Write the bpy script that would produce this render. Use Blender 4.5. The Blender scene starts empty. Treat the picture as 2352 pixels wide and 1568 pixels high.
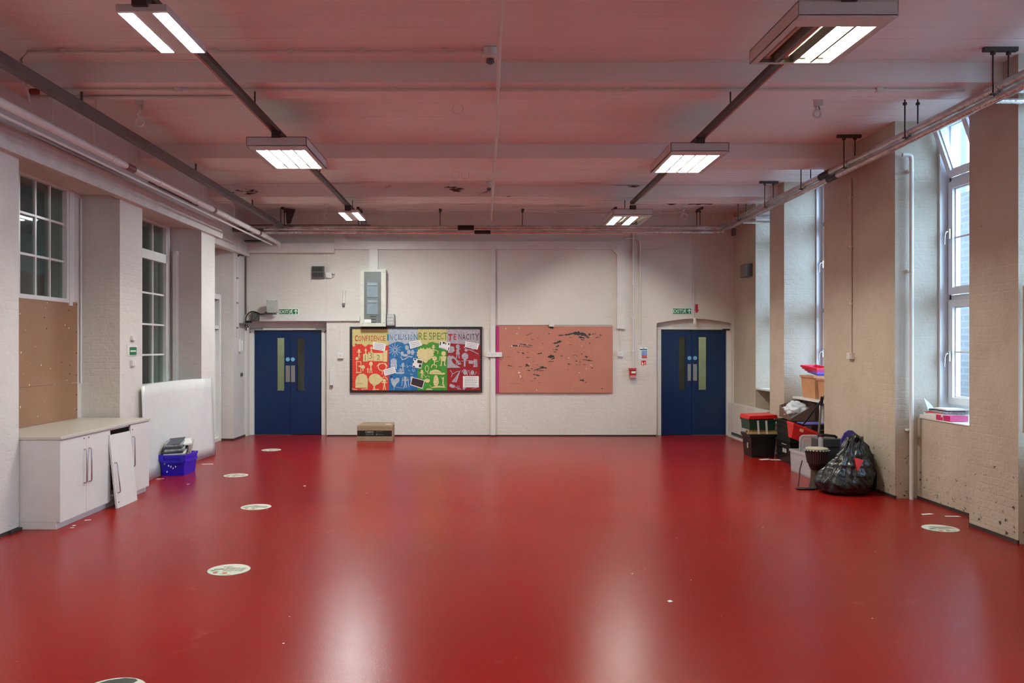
import bpy, bmesh, math, random
from mathutils import Vector, Matrix, noise
random.seed(7)
PI = math.pi
# ------------------------------------------------------------------ camera, world, exposure
F, CX, CY, H = 1850.0, 1110.0, 795.0, 1.68     # focal length and vanishing point in pixels, eye height in metres
sc = bpy.context.scene
cam_d = bpy.data.cameras.new('camera'); cam = bpy.data.objects.new('camera', cam_d)
sc.collection.objects.link(cam); sc.camera = cam
cam.location = (0, 0, H); cam.rotation_euler = (PI/2, 0, 0)
cam_d.sensor_width = 36; cam_d.lens = 36*F/2352
cam_d.shift_x = (1176-CX)/2352; cam_d.shift_y = (CY-784)/2352
cam_d.clip_end = 200
w = bpy.data.worlds.new('sky'); sc.world = w; w.use_nodes = True
bg = w.node_tree.nodes['Background']
bg.inputs[0].default_value = (0.44, 0.70, 1.0, 1); bg.inputs[1].default_value = 6.5
sc.view_settings.view_transform = 'Standard'; sc.view_settings.look = 'None'
sc.view_settings.gamma = 1; sc.view_settings.use_curve_mapping = False
sc.view_settings.exposure = 1.16
TUBE, LED = 120.0, 80.0                       # emission of the lamps
# ------------------------------------------------------------------ helpers
W = {}
class MB:
    def __init__(s): s.v = []; s.f = []; s.sm = []
    def add(s, vs, fs, smooth=False, m=None):
        b = len(s.v)
        s.v += [Vector(p) if m is None else m @ Vector(p) for p in vs]
        s.f += [[b+i for i in f] for f in fs]; s.sm += [smooth]*len(fs); return s
    def box(s, x0, x1, y0, y1, z0, z1, m=None):
        x0, x1 = min(x0,x1), max(x0,x1); y0, y1 = min(y0,y1), max(y0,y1); z0, z1 = min(z0,z1), max(z0,z1)
        return s.add([(x0,y0,z0),(x1,y0,z0),(x1,y1,z0),(x0,y1,z0),(x0,y0,z1),(x1,y0,z1),(x1,y1,z1),(x0,y1,z1)],
                     [[0,3,2,1],[4,5,6,7],[0,1,5,4],[1,2,6,5],[2,3,7,6],[3,0,4,7]], m=m)
    def prism(s, pts, d, m=None):             # polygon pts (3D, planar) extruded by vector d
        n = len(pts); d = Vector(d); a = [Vector(p) for p in pts]
        return s.add(a+[p+d for p in a], [list(range(n))[::-1], list(range(n, 2*n))]+[[i,(i+1)%n,n+(i+1)%n,n+i] for i in range(n)], m=m)
    def tube(s, pts, r, n=10, m=None, closed=False):
        pts = [Vector(p) for p in pts]; N = len(pts); vs = []; up = None
        rs = r if isinstance(r, (list, tuple)) else [r]*N
        for i, p in enumerate(pts):
            if closed: t = pts[(i+1)%N]-pts[i-1]
            else: t = pts[min(i+1,N-1)]-pts[max(i-1,0)]
            t.normalize()
            if up is None:
                up = Vector((0,0,1)) if abs(t.z) < .9 else Vector((1,0,0))
            a = t.cross(up); a.normalize(); b = a.cross(t); up = b
            k = 1.0
            if 0 < i < N-1 or closed:
                t0 = (pts[i]-pts[i-1]).normalized(); k = 1/max(.5, abs(t0.dot(t)))
            vs += [p+(a*math.cos(2*PI*j/n)+b*math.sin(2*PI*j/n))*rs[i]*k for j in range(n)]
        fs = []
        for i in range(N if closed else N-1):
            i2 = (i+1) % N
            fs += [[i*n+j, i*n+(j+1)%n, i2*n+(j+1)%n, i2*n+j] for j in range(n)]
        s.add(vs, fs, True, m)
        if not closed: s.add(vs[:n], [list(range(n))[::-1]], False, m); s.add(vs[-n:], [list(range(n))], False, m)
        return s
    def lathe(s, prof, c, n=24, m=None, smooth=True):     # prof: (r, z)
        c = Vector(c); vs = []
        for r, z in prof: vs += [c+Vector((r*math.cos(2*PI*j/n), r*math.sin(2*PI*j/n), z)) for j in range(n)]
        fs = [[i*n+j, i*n+(j+1)%n, (i+1)*n+(j+1)%n, (i+1)*n+j] for i in range(len(prof)-1) for j in range(n)]
        s.add(vs, fs, smooth, m)
        s.add(vs[:n], [list(range(n))[::-1]], False, m); s.add(vs[-n:], [list(range(n))], False, m); return s
    def cyl(s, p0, p1, r, n=16, m=None): return s.tube([p0, p1], r, n, m)
    def tub(s, x0, x1, y0, y1, z0, z1, tp=.03, t=.012, rim=.012, m=None):   # open tapered box with rim
        def ring(e, z): return [(x0+e,y0+e,z),(x1-e,y0+e,z),(x1-e,y1-e,z),(x0+e,y1-e,z)]
        R = [ring(tp,z0), ring(rim,z1-.03), ring(0,z1-.03), ring(0,z1), ring(rim+t,z1), ring(tp+t,z0+.02)]
        vs = sum(R, []); fs = [[3,2,1,0], [20,21,22,23]]
        for k in range(5): fs += [[4*k+j, 4*k+(j+1)%4, 4*k+4+(j+1)%4, 4*k+4+j] for j in range(4)]
        return s.add(vs, fs, m=m)
def link(o): sc.collection.objects.link(o)
def build(name, mb, mat, parent=None, label=None, cat=None, group=None, kind=None, bevel=0, origin=None):
    me = bpy.data.meshes.new(name)
    xs = [v.x for v in mb.v]; ys = [v.y for v in mb.v]; zs = [v.z for v in mb.v]
    og = Vector(origin) if origin else Vector(((min(xs)+max(xs))/2, (min(ys)+max(ys))/2, min(zs)))
    me.from_pydata([v-og for v in mb.v], [], mb.f)
    me.polygons.foreach_set('use_smooth', mb.sm)
    bm = bmesh.new(); bm.from_mesh(me)
    if bevel:
        bmesh.ops.remove_doubles(bm, verts=bm.verts, dist=1e-5)
        es = [e for e in bm.edges if len(e.link_faces) == 2 and e.calc_face_angle(0) > .6]
        bmesh.ops.bevel(bm, geom=es, offset=bevel, segments=2, affect='EDGES', profile=.5)
    bmesh.ops.recalc_face_normals(bm, faces=bm.faces)
    bm.to_mesh(me); bm.free()
    me.materials.append(mat)
    o = bpy.data.objects.new(name, me); link(o)
    return place(o, og, parent, label, cat, group, kind)
def place(o, og, parent, label=None, cat=None, group=None, kind=None):
    W[o.name] = og
    if parent: o.parent = parent; o.location = og - W[parent.name]
    else: o.location = og
    if label: o['label'] = label
    if cat: o['category'] = cat
    if group: o['group'] = group
    if kind: o['kind'] = kind
    return o
def root(name, loc, label=None, cat=None, group=None, kind=None):
    o = bpy.data.objects.new(name, None); link(o); o.empty_display_size = .1
    return place(o, Vector(loc), None, label, cat, group, kind)
def dup(o, parent=None, loc=None, rot=None, label=None):
    c = o.copy(); link(c); c.parent = parent
    for ch in list(o.children): dup(ch, c)
    if loc is not None: c.location = loc; W[c.name] = Vector(loc)
    if rot is not None: c.rotation_euler = rot
    if label: c['label'] = label
    return c
def text(name, s, mat, parent, px0, px1, py0, py1, Y, th=.0015, font_off=0.0, rot=0, **kw):
    """lettering on a plane facing the camera, fitted to a rectangle given in photo pixels on plane Y"""
    cu = bpy.data.curves.new('t', 'FONT'); cu.body = s; cu.extrude = th; cu.offset = font_off; cu.resolution_u = 3
    t = bpy.data.objects.new('t', cu); link(t); me = bpy.data.meshes.new_from_object(t)
    bpy.data.objects.remove(t); bpy.data.curves.remove(cu)
    vs = [v.co.copy() for v in me.vertices]
    a0 = min(v.x for v in vs); a1 = max(v.x for v in vs); b0 = min(v.y for v in vs); b1 = max(v.y for v in vs)
    X0, X1, Z0, Z1 = ix(px0,Y), ix(px1,Y), iz(py1,Y), iz(py0,Y)
    og = Vector(((X0+X1)/2, Y, (Z0+Z1)/2)); cr, sr = math.cos(rot), math.sin(rot)
    for v in me.vertices:
        x = (v.co.x-a0)/(a1-a0)-.5; y = (v.co.y-b0)/max(1e-6, b1-b0)-.5
        x *= X1-X0; y *= Z1-Z0
        v.co = Vector((x*cr-y*sr, -v.co.z, x*sr+y*cr))
    me.materials.clear(); me.materials.append(mat); me.name = name
    o = bpy.data.objects.new(name, me); link(o)
    return place(o, og, parent, **kw)
def ix(px, Y): return (px-CX)*Y/F
def iz(py, Y): return H+(CY-py)*Y/F
def pb(mb, x0, x1, y0, y1, Yf, Yb): return mb.box(ix(x0,Yf), ix(x1,Yf), Yf, Yb, iz(y1,Yf), iz(y0,Yf))   # box whose front face fills a pixel rectangle
PC = [0]
def poly(mb, pts, Y, th=.0015):
    PC[0] = (PC[0]+1) % 45; Y -= PC[0]*2.2e-5      # every cut-out sits a hair in front of the last
    return mb.prism([(ix(a,Y), Y, iz(b,Y)) for a, b in pts], (0, th, 0))
def stroke(mb, pts, wd, Y, th=.0012):          # ribbon of width wd (pixels) along a polyline on plane Y
    for (a, b), (c, d) in zip(pts[:-1], pts[1:]):
        L = math.hypot(c-a, d-b) or 1; nx, ny = -(d-b)/L*wd/2, (c-a)/L*wd/2; ex, ey = (c-a)/L*wd*.3, (d-b)/L*wd*.3
        poly(mb, [(a-ex+nx,b-ey+ny),(c+ex+nx,d+ey+ny),(c+ex-nx,d+ey-ny),(a-ex-nx,b-ey-ny)], Y, th)
def circ(cx, cy, rx, ry=None, n=20, a0=0, a1=2*PI, wob=0):
    ry = ry or rx
    return [(cx+rx*(1+wob*(i%2))*math.cos(a0+(a1-a0)*i/n), cy+ry*(1+wob*(i%2))*math.sin(a0+(a1-a0)*i/n)) for i in range(n+(0 if a1-a0 > 6.28 else 1))]

# ------------------------------------------------------------------ materials
def lin(c): return c/12.92 if c <= .04045 else ((c+.055)/1.055)**2.4
def rgb(*c): return tuple(lin(x/255) for x in c)+(1,)
class NT:
    def __init__(s, name):
        s.m = bpy.data.materials.new(name); s.m.use_nodes = True; s.t = s.m.node_tree; s.b = s.t.nodes['Principled BSDF']
    def n(s, typ, **kw):
        x = s.t.nodes.new(typ)
        for k, v in kw.items():
            if k[0] == '_': setattr(x, k[1:], v)
            else: x.inputs[k.replace('__', ' ')].default_value = v
        return x
    def l(s, a, b): s.t.links.new(a, b)
    def pos(s): return s.n('ShaderNodeNewGeometry').outputs['Position']
    def noise(s, scale, vec=None, detail=3, rough=.5, out='Fac'):
        x = s.n('ShaderNodeTexNoise', Scale=scale, Detail=detail, Roughness=rough); s.l(vec or s.pos(), x.inputs['Vector']); return x.outputs[out]
    def ramp(s, fac, a, b, ca=(0,0,0,1), cb=(1,1,1,1)):
        x = s.n('ShaderNodeValToRGB'); x.color_ramp.elements[0].position = a; x.color_ramp.elements[0].color = ca
        x.color_ramp.elements[1].position = b; x.color_ramp.elements[1].color = cb; s.l(fac, x.inputs[0]); return x.outputs[0]
    def mix(s, fac, a, b, mode='MIX'):
        x = s.n('ShaderNodeMix', _data_type='RGBA', _blend_type=mode)
        for sock, v in ((0, fac), (6, a), (7, b)):
            if hasattr(v, 'links'): s.l(v, x.inputs[sock])
            else: x.inputs[sock].default_value = v
        return x.outputs[2]
    def math(s, op, a, b):
        x = s.n('ShaderNodeMath', _operation=op)
        for i, v in enumerate((a, b)):
            if hasattr(v, 'links'): s.l(v, x.inputs[i])
            else: x.inputs[i].default_value = v
        return x.outputs[0]
    def scale(s, v, sx, sy, sz):
        x = s.n('ShaderNodeVectorMath', _operation='MULTIPLY'); s.l(v, x.inputs[0]); x.inputs[1].default_value = (sx, sy, sz); return x.outputs[0]
    def bump(s, h, dist, strength=1.0):
        x = s.n('ShaderNodeBump', Strength=strength, Distance=dist); s.l(h, x.inputs['Height'])
        prev = s.b.inputs['Normal'].links
        if prev: s.l(prev[0].from_socket, x.inputs['Normal'])
        s.l(x.outputs[0], s.b.inputs['Normal'])
    def base(s, c):
        if hasattr(c, 'links'): s.l(c, s.b.inputs['Base Color'])
        else: s.b.inputs['Base Color'].default_value = c
def mat(name, c, rough=.5, metal=0, var=.12, vs=8, spec=.5, bump=0, bs=60, **kw):
    t = NT(name); c = rgb(*c)
    d = tuple(x*(1-var) for x in c[:3])+(1,)
    t.base(t.mix(t.ramp(t.noise(vs), .35, .65), d, c)) if var else t.base(c)
    t.b.inputs['Roughness'].default_value = rough; t.b.inputs['Metallic'].default_value = metal
    t.b.inputs['Specular IOR Level'].default_value = spec
    for k, v in kw.items(): t.b.inputs[k.replace('__', ' ')].default_value = v
    if bump: t.bump(t.noise(bs), bump)
    return t.m
def emit(name, c, s):
    t = NT(name); t.b.inputs['Base Color'].default_value = (.8,.8,.8,1)
    t.b.inputs['Emission Color'].default_value = tuple(c)+(1,); t.b.inputs['Emission Strength'].default_value = s; return t.m
def brick_paint(name, c, dirt=0.0, bricks=.6, rough=.6, bumpy=.007, dcol=(60,45,32)):
    t = NT(name); P = t.pos()
    sp = t.n('ShaderNodeSeparateXYZ'); t.l(P, sp.inputs[0])
    cb = t.n('ShaderNodeCombineXYZ'); t.l(t.math('ADD', sp.outputs[0], sp.outputs[1]), cb.inputs[0]); t.l(sp.outputs[2], cb.inputs[1])
    wob = t.n('ShaderNodeVectorMath', _operation='ADD'); t.l(cb.outputs[0], wob.inputs[0])
    t.l(t.scale(t.noise(9, P, out='Color'), .05, .03, 0), wob.inputs[1])
    bk = t.n('ShaderNodeTexBrick', Scale=1.0); bk.inputs['Brick Width'].default_value = .225; bk.inputs['Row Height'].default_value = .075
    bk.inputs['Mortar Size'].default_value = .012; bk.inputs['Mortar Smooth'].default_value = 1.0
    t.l(wob.outputs[0], bk.inputs['Vector'])
    base = rgb(*c); dk = tuple(x*.93 for x in base[:3])+(1,)
    col = t.mix(t.ramp(t.noise(1.3, P), .3, .7), dk, base)
    col = t.mix(t.math('MULTIPLY', t.ramp(t.noise(3.5, t.scale(P, 1,1,2.5), 6, .6), .62, .72), .25), col, rgb(170,160,146))
    if dirt:
        # flaked and scuffed marks of their own, thicker towards the skirting
        hz = t.n('ShaderNodeMapRange'); t.l(sp.outputs[2], hz.inputs[0]); hz.inputs[1].default_value = 1.1; hz.inputs[2].default_value = 0.0; hz.inputs[3].default_value = 0; hz.inputs[4].default_value = .13*dirt
        nz = t.math('ADD', t.noise(15, P, 6, .7), hz.outputs[0])
        col = t.mix(t.math('MULTIPLY', t.ramp(t.noise(2.2, P, 4, .6), .45, .75), .35), col, rgb(150,132,104))
        col = t.mix(t.ramp(nz, .70, .74), col, rgb(*dcol))
    t.base(col); t.b.inputs['Roughness'].default_value = rough
    inv = t.math('SUBTRACT', 1.0, bk.outputs['Fac'])
    t.bump(t.math('MULTIPLY', inv, t.ramp(t.noise(1.7, P), .35, .6)), .0015*bricks)
    t.bump(t.noise(14, P, 5, .6), bumpy); t.bump(t.noise(45, P, 3), bumpy*.3)
    return t.m
M = {}
M['wall'] = brick_paint('white_painted_brick', (214,208,198), bricks=1)
M['wall_left'] = brick_paint('white_painted_brick_left', (208,201,193), bricks=.8)
M['wall_right'] = brick_paint('scuffed_white_brick', (190,177,158), dirt=1.0, bricks=.8)
M['plaster'] = mat('white_plaster', (206,200,192), .6, bump=.003, bs=20)
M['gloss'] = mat('white_gloss_paint', (218,216,210), .3, var=.05)
M['upvc'] = mat('white_upvc', (226,228,232), .25, var=.03)
M['trunk'] = mat('white_trunking', (214,209,202), .4, var=.06)
M['greytrunk'] = mat('grey_painted_steel', (104,98,94), .45, var=.15, vs=3)
M['dark_metal'] = mat('dark_steel', (70,62,58), .5, metal=.3)
M['black'] = mat('black_plastic', (22,22,22), .4)
M['zinc'] = mat('galvanised_steel', (150,150,148), .35, metal=.8)
M['chrome'] = mat('brushed_steel', (190,190,190), .28, metal=1)
M['white'] = mat('white_laminate', (214,211,206), .35, var=.04)
M['worktop'] = mat('grey_white_laminate', (196,190,178), .3, var=.06)
M['paper'] = mat('white_paper', (225,222,218), .6, var=.05)
M['mdf'] = mat('hardboard', (150,108,80), .6, vs=2)
M['card'] = mat('brown_cardboard', (150,128,100), .7, var=.15)
M['card2'] = mat('dark_cardboard', (110,84,72), .7, var=.15)
M['green'] = mat('sign_green', (12,110,70), .4)
M['signwhite'] = mat('sign_white', (225,240,225), .4, var=0)
M['red'] = mat('red_plastic', (205,22,18), .35)
M['signred'] = mat('sign_red', (185,10,22), .4, var=0)
M['bluesign'] = mat('sign_blue', (40,90,185), .4, var=0)
M['discblue'] = mat('sign_disc_blue', (70,165,215), .4, var=0)
M['grey'] = mat('grey_plastic', (176,176,168), .45)
M['dgrey'] = mat('dark_grey_plastic', (90,90,86), .5)
M['mgrey'] = mat('metal_grey_box', (120,120,114), .45)
M['bluedoor'] = mat('blue_gloss_door', (2,40,84), .28, var=.1, vs=1.5)
M['tube'] = emit('fluorescent_tube', (.96, .975, .86), TUBE)
M['led'] = emit('led_panel', (.91, .99, .98), LED)
M['refl'] = mat('louvre_reflector', (150,148,136), .3, metal=.6, var=.02)
M['fitting'] = mat('white_enamel', (200,196,190), .35, var=.05)
def glassmat(name, tint=(1,1,1,1), refl=1.0):
    t = NT(name); t.t.nodes.remove(t.b)
    out = [n for n in t.t.nodes if n.type == 'OUTPUT_MATERIAL'][0]
    tr = t.n('ShaderNodeBsdfTransparent', Color=tint); gl = t.n('ShaderNodeBsdfGlossy', Roughness=.02)
    fr = t.n('ShaderNodeFresnel', IOR=1.45); mx = t.n('ShaderNodeMixShader')
    gg = t.n('ShaderNodeNewGeometry'); t.l(t.math('MULTIPLY', t.math('MULTIPLY', fr.outputs[0], refl), t.math('SUBTRACT', 1.0, gg.outputs['Backfacing'])), mx.inputs[0]); t.l(tr.outputs[0], mx.inputs[1]); t.l(gl.outputs[0], mx.inputs[2]); t.l(mx.outputs[0], out.inputs[0]); return t.m
M['glass'] = glassmat('window_glass')
M['glass_dim'] = glassmat('interior_glass', (.75,.85,.82,1), 1.6)
def foil():
    t = NT('foil_insulation'); t.base(t.mix(t.ramp(t.noise(6, None, 4), .3, .7), rgb(190,184,180), rgb(225,222,220)))
    t.b.inputs['Metallic'].default_value = .85; t.b.inputs['Roughness'].default_value = .13; t.bump(t.noise(25, None, 4, .6), .01); return t.m
M['foil'] = foil()
def floor_mat():
    t = NT('red_floor_paint'); P = t.pos()
    c = t.mix(t.ramp(t.noise(.5, P, 3), .3, .7), rgb(130,21,16), rgb(146,27,20))
    c = t.mix(t.math('MULTIPLY', t.ramp(t.noise(1.0, P, 4, .5), .4, .85), .35), c, rgb(100,28,24))
    # pale dust smears and tiny flecks
    c = t.mix(t.math('MULTIPLY', t.ramp(t.noise(2.6, t.scale(P, 1,.7,1), 7, .7), .62, .82), .16), c, rgb(180,130,118))
    vo = t.n('ShaderNodeTexVoronoi', Scale=4.5); t.l(P, vo.inputs['Vector'])
    wn = t.n('ShaderNodeSeparateColor'); t.l(vo.outputs['Color'], wn.inputs[0])
    sz = t.math('MULTIPLY', wn.outputs[0], .035)
    c = t.mix(t.math('LESS_THAN', vo.outputs['Distance'], sz), c, rgb(222,176,160))
    vo2 = t.n('ShaderNodeTexVoronoi', Scale=2.1); t.l(P, vo2.inputs['Vector'])
    c = t.mix(t.math('MULTIPLY', t.ramp(t.noise(11, t.scale(P, .3,1.6,1), 6, .7), .70, .90), .25), c, rgb(80,28,24))
    t.base(c)
    r = t.n('ShaderNodeMapRange'); t.l(t.noise(1.5, P, 5, .6), r.inputs[0]); r.inputs[3].default_value = .225; r.inputs[4].default_value = .262
    t.l(r.outputs[0], t.b.inputs['Roughness']); t.b.inputs['Specular IOR Level'].default_value = .5; t.b.inputs['IOR'].default_value = 1.2
    t.bump(t.noise(1.4, P, 2), .004, .5); t.bump(t.noise(130, P, 2), .0006); return t.m
M['floor'] = floor_mat()
def ceil_mat():
    t = NT('white_ceiling_paint'); P = t.pos()
    sp = t.n('ShaderNodeSeparateXYZ'); t.l(P, sp.inputs[0])
    c = t.mix(t.ramp(t.noise(.8, t.scale(P, .5,2,1), 4), .3, .7), rgb(222,214,208), rgb(230,222,216))
    # long peeling cracks along the boards at the far end of the room
    st = t.noise(1.0, t.scale(P, .8, 26, 3), 5, .65)
    far = t.n('ShaderNodeMapRange'); t.l(sp.outputs[1], far.inputs[0]); far.inputs[1].default_value = 8.5; far.inputs[2].default_value = 12.5; far.inputs[3].default_value = -.2; far.inputs[4].default_value = 0.0
    c = t.mix(t.ramp(t.math('ADD', st, far.outputs[0]), .60, .63), c, rgb(78,46,40))
    t.base(c); t.b.inputs['Roughness'].default_value = .5
    wv = t.n('ShaderNodeTexWave', _wave_type='BANDS', _bands_direction='Y', Scale=1.3, Distortion=.4); t.l(P, wv.inputs['Vector'])
    t.bump(t.ramp(wv.outputs[0], .0, .1), .004); t.bump(t.noise(2, t.scale(P, .4,1,1), 4), .02, .6); return t.m
M['ceil'] = ceil_mat()
def S(name, mb, m, **kw): return build(name, mb, M[m] if isinstance(m, str) else m, kind='structure', **kw)
YB = 15.1; CZ = 4.165; BZ = 3.99
# ------------------------------------------------------------------ the room shell
S('floor', MB().box(-7, 5.26, -3, 16, -.1, 0), 'floor')
c = MB().box(-7, 5.3, -3, 16, CZ, CZ+.25)
S('ceiling', c, 'ceil')
for i, (a, b) in enumerate(((4.25, 4.8), (7.05, 7.54), (9.9, 10.53), (12.45, 13.05))):
    S('trim_%d' % (i+1), MB().box(-4.26, 4.75, a, b, BZ, CZ+.02), 'ceil')
# back wall with two door openings
D1 = (ix(568,YB), ix(750,YB), iz(738,YB)); D2 = (ix(1508,YB), ix(1683,YB), iz(742,YB))
bw = MB().box(-5, D1[0], YB, YB+.45, 0, CZ).box(D1[1], D2[0], YB, YB+.45, 0, CZ).box(D2[1], 5.5, YB, YB+.45, 0, CZ)
bw.box(D1[0], D1[1], YB, YB+.45, D1[2], CZ)
n = 14; pts = [(D2[0], YB, CZ)]       # segmental arch over the right door
for i in range(n+1):
    u = i/n; pts.append((D2[0]+(D2[1]-D2[0])*u, YB, D2[2]+.085*math.sin(PI*u)))
pts.append((D2[1], YB, CZ)); bw.prism(pts[::-1], (0, .45, 0))
S('wall_back', bw, 'wall')
S('baseboard_back', MB().box(D1[1]+.01, D2[0]-.01, YB-.008, YB, 0, .02), 'black')
# right wall: piers, sills and window openings
XR = 4.55
wr = MB()
for (a, b, x) in ((-3, -.6, XR), (.9, 2.3, XR), (3.9, 5.45, XR), (6.85, 7.54, XR), (8.9, 10.75, XR), (12.18, 12.79, XR), (13.9, YB, 4.70)):
    wr.box(x, 5.26, a, b, 0, CZ)
for (a, b, x, z) in ((-.6, .9, 4.8, .9), (2.3, 3.9, 4.8, .9), (5.45, 6.85, 4.8, .9), (7.54, 8.9, 4.8, .9), (10.75, 12.18, 5.08, .93), (12.79, 13.9, 5.0, .93)):
    wr.box(x, 5.26, a, b, 0, z)
S('wall_right', wr, 'wall_right')
bb = MB()
for (a, b, x) in ((3.9, 5.45, XR), (6.85, 7.54, XR), (8.9, 10.75, XR), (5.45, 6.85, 4.8), (7.54, 8.9, 4.8)): bb.box(x-.008, x+.01, a, b, 0, .03)
S('baseboard_right', bb, 'dark_metal')
# left wall: piers, recesses, upper wall
XL = -4.25; XQ = -4.7
wl = MB().box(-5.0, XL, -3, 7.37, 0, CZ).box(-5.0, XL, 9.42, 10.04, 0, 3.45).box(-5.0, -4.22, 12.06, 12.66, 0, 3.449).box(-5.0, -4.47, 14.41, YB, 0, CZ)
wl.box(-5.0, XL, 7.37, 12.66, 3.45, CZ)                   # wall over the recesses
wl.box(-5.0, -4.45, 12.66, 14.41, 3.42, CZ)
W1 = (7.45, 9.08, 2.19, 3.45); W2 = (10.5, 11.92, 1.13, 3.45)
wl.box(-4.95, XQ, W1[1], 9.42, 0, 3.45).box(-4.95, XQ, 7.37, W1[0], 0, 3.45).box(-4.95, XQ, W1[0], W1[1], 0, W1[2])
wl.box(-4.95, XQ, W2[1], 12.06, 0, 3.45).box(-4.95, XQ, 10.04, W2[0], 0, 3.45).box(-4.95, XQ, W2[0], W2[1], 0, W2[2])
wl.box(-4.95, -4.80, 12.66, 14.41, 2.62, 3.42)
S('wall_left', wl, 'wall_left')
bb = MB().box(XL-.01, XL+.008, 4, 7.37, 0, .03).box(XL-.01, XL+.03, 7.2, 7.375, 0, .025).box(-4.23, -4.21, 12.06, 12.67, 0, .06).box(-4.48, -4.46, 14.41, YB, 0, .03).box(-4.75, -4.47, 14.395, 14.41, 0, .03)
S('baseboard_left', bb, 'dark_metal')
S('trim_5', MB().box(XL-.01, -4.17, -3, 12.9, 3.40, 3.62), 'plaster', bevel=.004)           # boxed-in beam over the left recesses
S('trim_6', MB().box(-4.50, -4.38, 12.67, YB, 3.36, 3.60), 'plaster', bevel=.004)
S('wall_front', MB().box(-5, 5.45, -3.2, -3, 0, CZ), 'wall')
# dim corridor beyond the left windows
cm = mat('corridor_paint', (150,160,152), .6)
S('wall_corridor', MB().box(-7.1, -7, -3, 16, 0, CZ).box(-7, -5, -3.1, -3, 0, CZ).box(-7, -5, 16, 16.1, 0, CZ), cm)
# lit corridors behind the double doors
cm2 = mat('cream_corridor_paint', (200,206,180), .6)
for i, (a, b) in enumerate(((-4.9, -2.6), (2.9, 5.2))):
    S('wall_lobby' if i == 0 else 'wall_stair', MB().box(a-.1, a, 15.55, 18, 0, 2.9).box(b, b+.1, 15.55, 18, 0, 2.9).box(a, b, 18, 18.1, 0, 2.9).box(a, b, 15.55, 18, 2.9, 3).box(a, b, 15.5, 18, -.1, 0), cm2)
for i, (X, Yp) in enumerate(((-3.9, 16.8), (3.95, 16.8))):  # unseen lamps, added to send light through the door glass
    build('ceiling_light', MB().lathe([(.14,0),(.16,.03),(.15,.07)], (X, Yp, 2.83)), emit('lobby_fill_lamp', (1,1,.9), 20), None,
          'unseen round lamp added to light the lobby behind the %s blue double door' % ('left' if i == 0 else 'right'), 'ceiling light')

gp = mat('grey_lobby_panel', (140,142,132), .5); r = bpy.data.objects
for nm, (xa, xb), sl in (('wall_lobby_screen', (-3.86, -2.9), 1), ('wall_stair_screen', (3.3, 4.22), -1)):
    S(nm, MB().box(xa, xb, 16.3, 16.34, 0, 2.6), gp)
    q = MB(); xm = (xa+xb)/2 + (.02 if sl > 0 else -.12); q.prism([(xm-.13,16.29,.95),(xm-.09,16.29,.95),(xm+.16,16.29,1.55),(xm+.12,16.29,1.55)] if sl > 0 else [(xm+.13,16.29,.95),(xm+.09,16.29,.95),(xm-.16,16.29,1.55),(xm-.12,16.29,1.55)], (0,-.01,0))
    build('handrail', q, M['dgrey'], None, 'dark slanting handrail glimpsed through the glass of the %s blue doors' % ('left' if sl > 0 else 'right'), 'handrail')
build('ceiling_light', MB().box(-6.3, -6.1, 8, 11, CZ-.05, CZ-.01), emit('corridor_fill_lamp', (.85,1,.95), 1.6), None, 'unseen faint strip added to brighten the dim corridor behind the left windows', 'ceiling light')  # unseen glowing strip, added to lift the corridor seen in the panes

for nm, X0, X1, Y0, dz, lab in (('paint_flap', 3.06, 3.55, 13.75, .11, 'dark edged flap of ceiling paint peeling down near the far right light, left one'), ('paint_flap', 3.58, 4.0, 13.9, .07, 'flap of ceiling paint peeling down near the far right light, right one')):
    vs = []; fs = []; n = 12
    for i in range(n+1):
        u = i/n
        for j in range(5):
            v = j/4; vs.append((X0+(X1-X0)*u, Y0+.25*v-.06*math.sin(PI*u), CZ-.002-dz*(1-v)**1.6*math.sin(PI*min(1,u*1.15))*(.75+.25*math.sin(9*u))))
    for i in range(n):
        for j in range(4): a = i*5+j; fs.append([a, a+1, a+6, a+5])
    build(nm, MB().add(vs, fs, True), mat('peeling_paint', (96,78,68), .7), None, lab, 'peeling paint')
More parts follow.
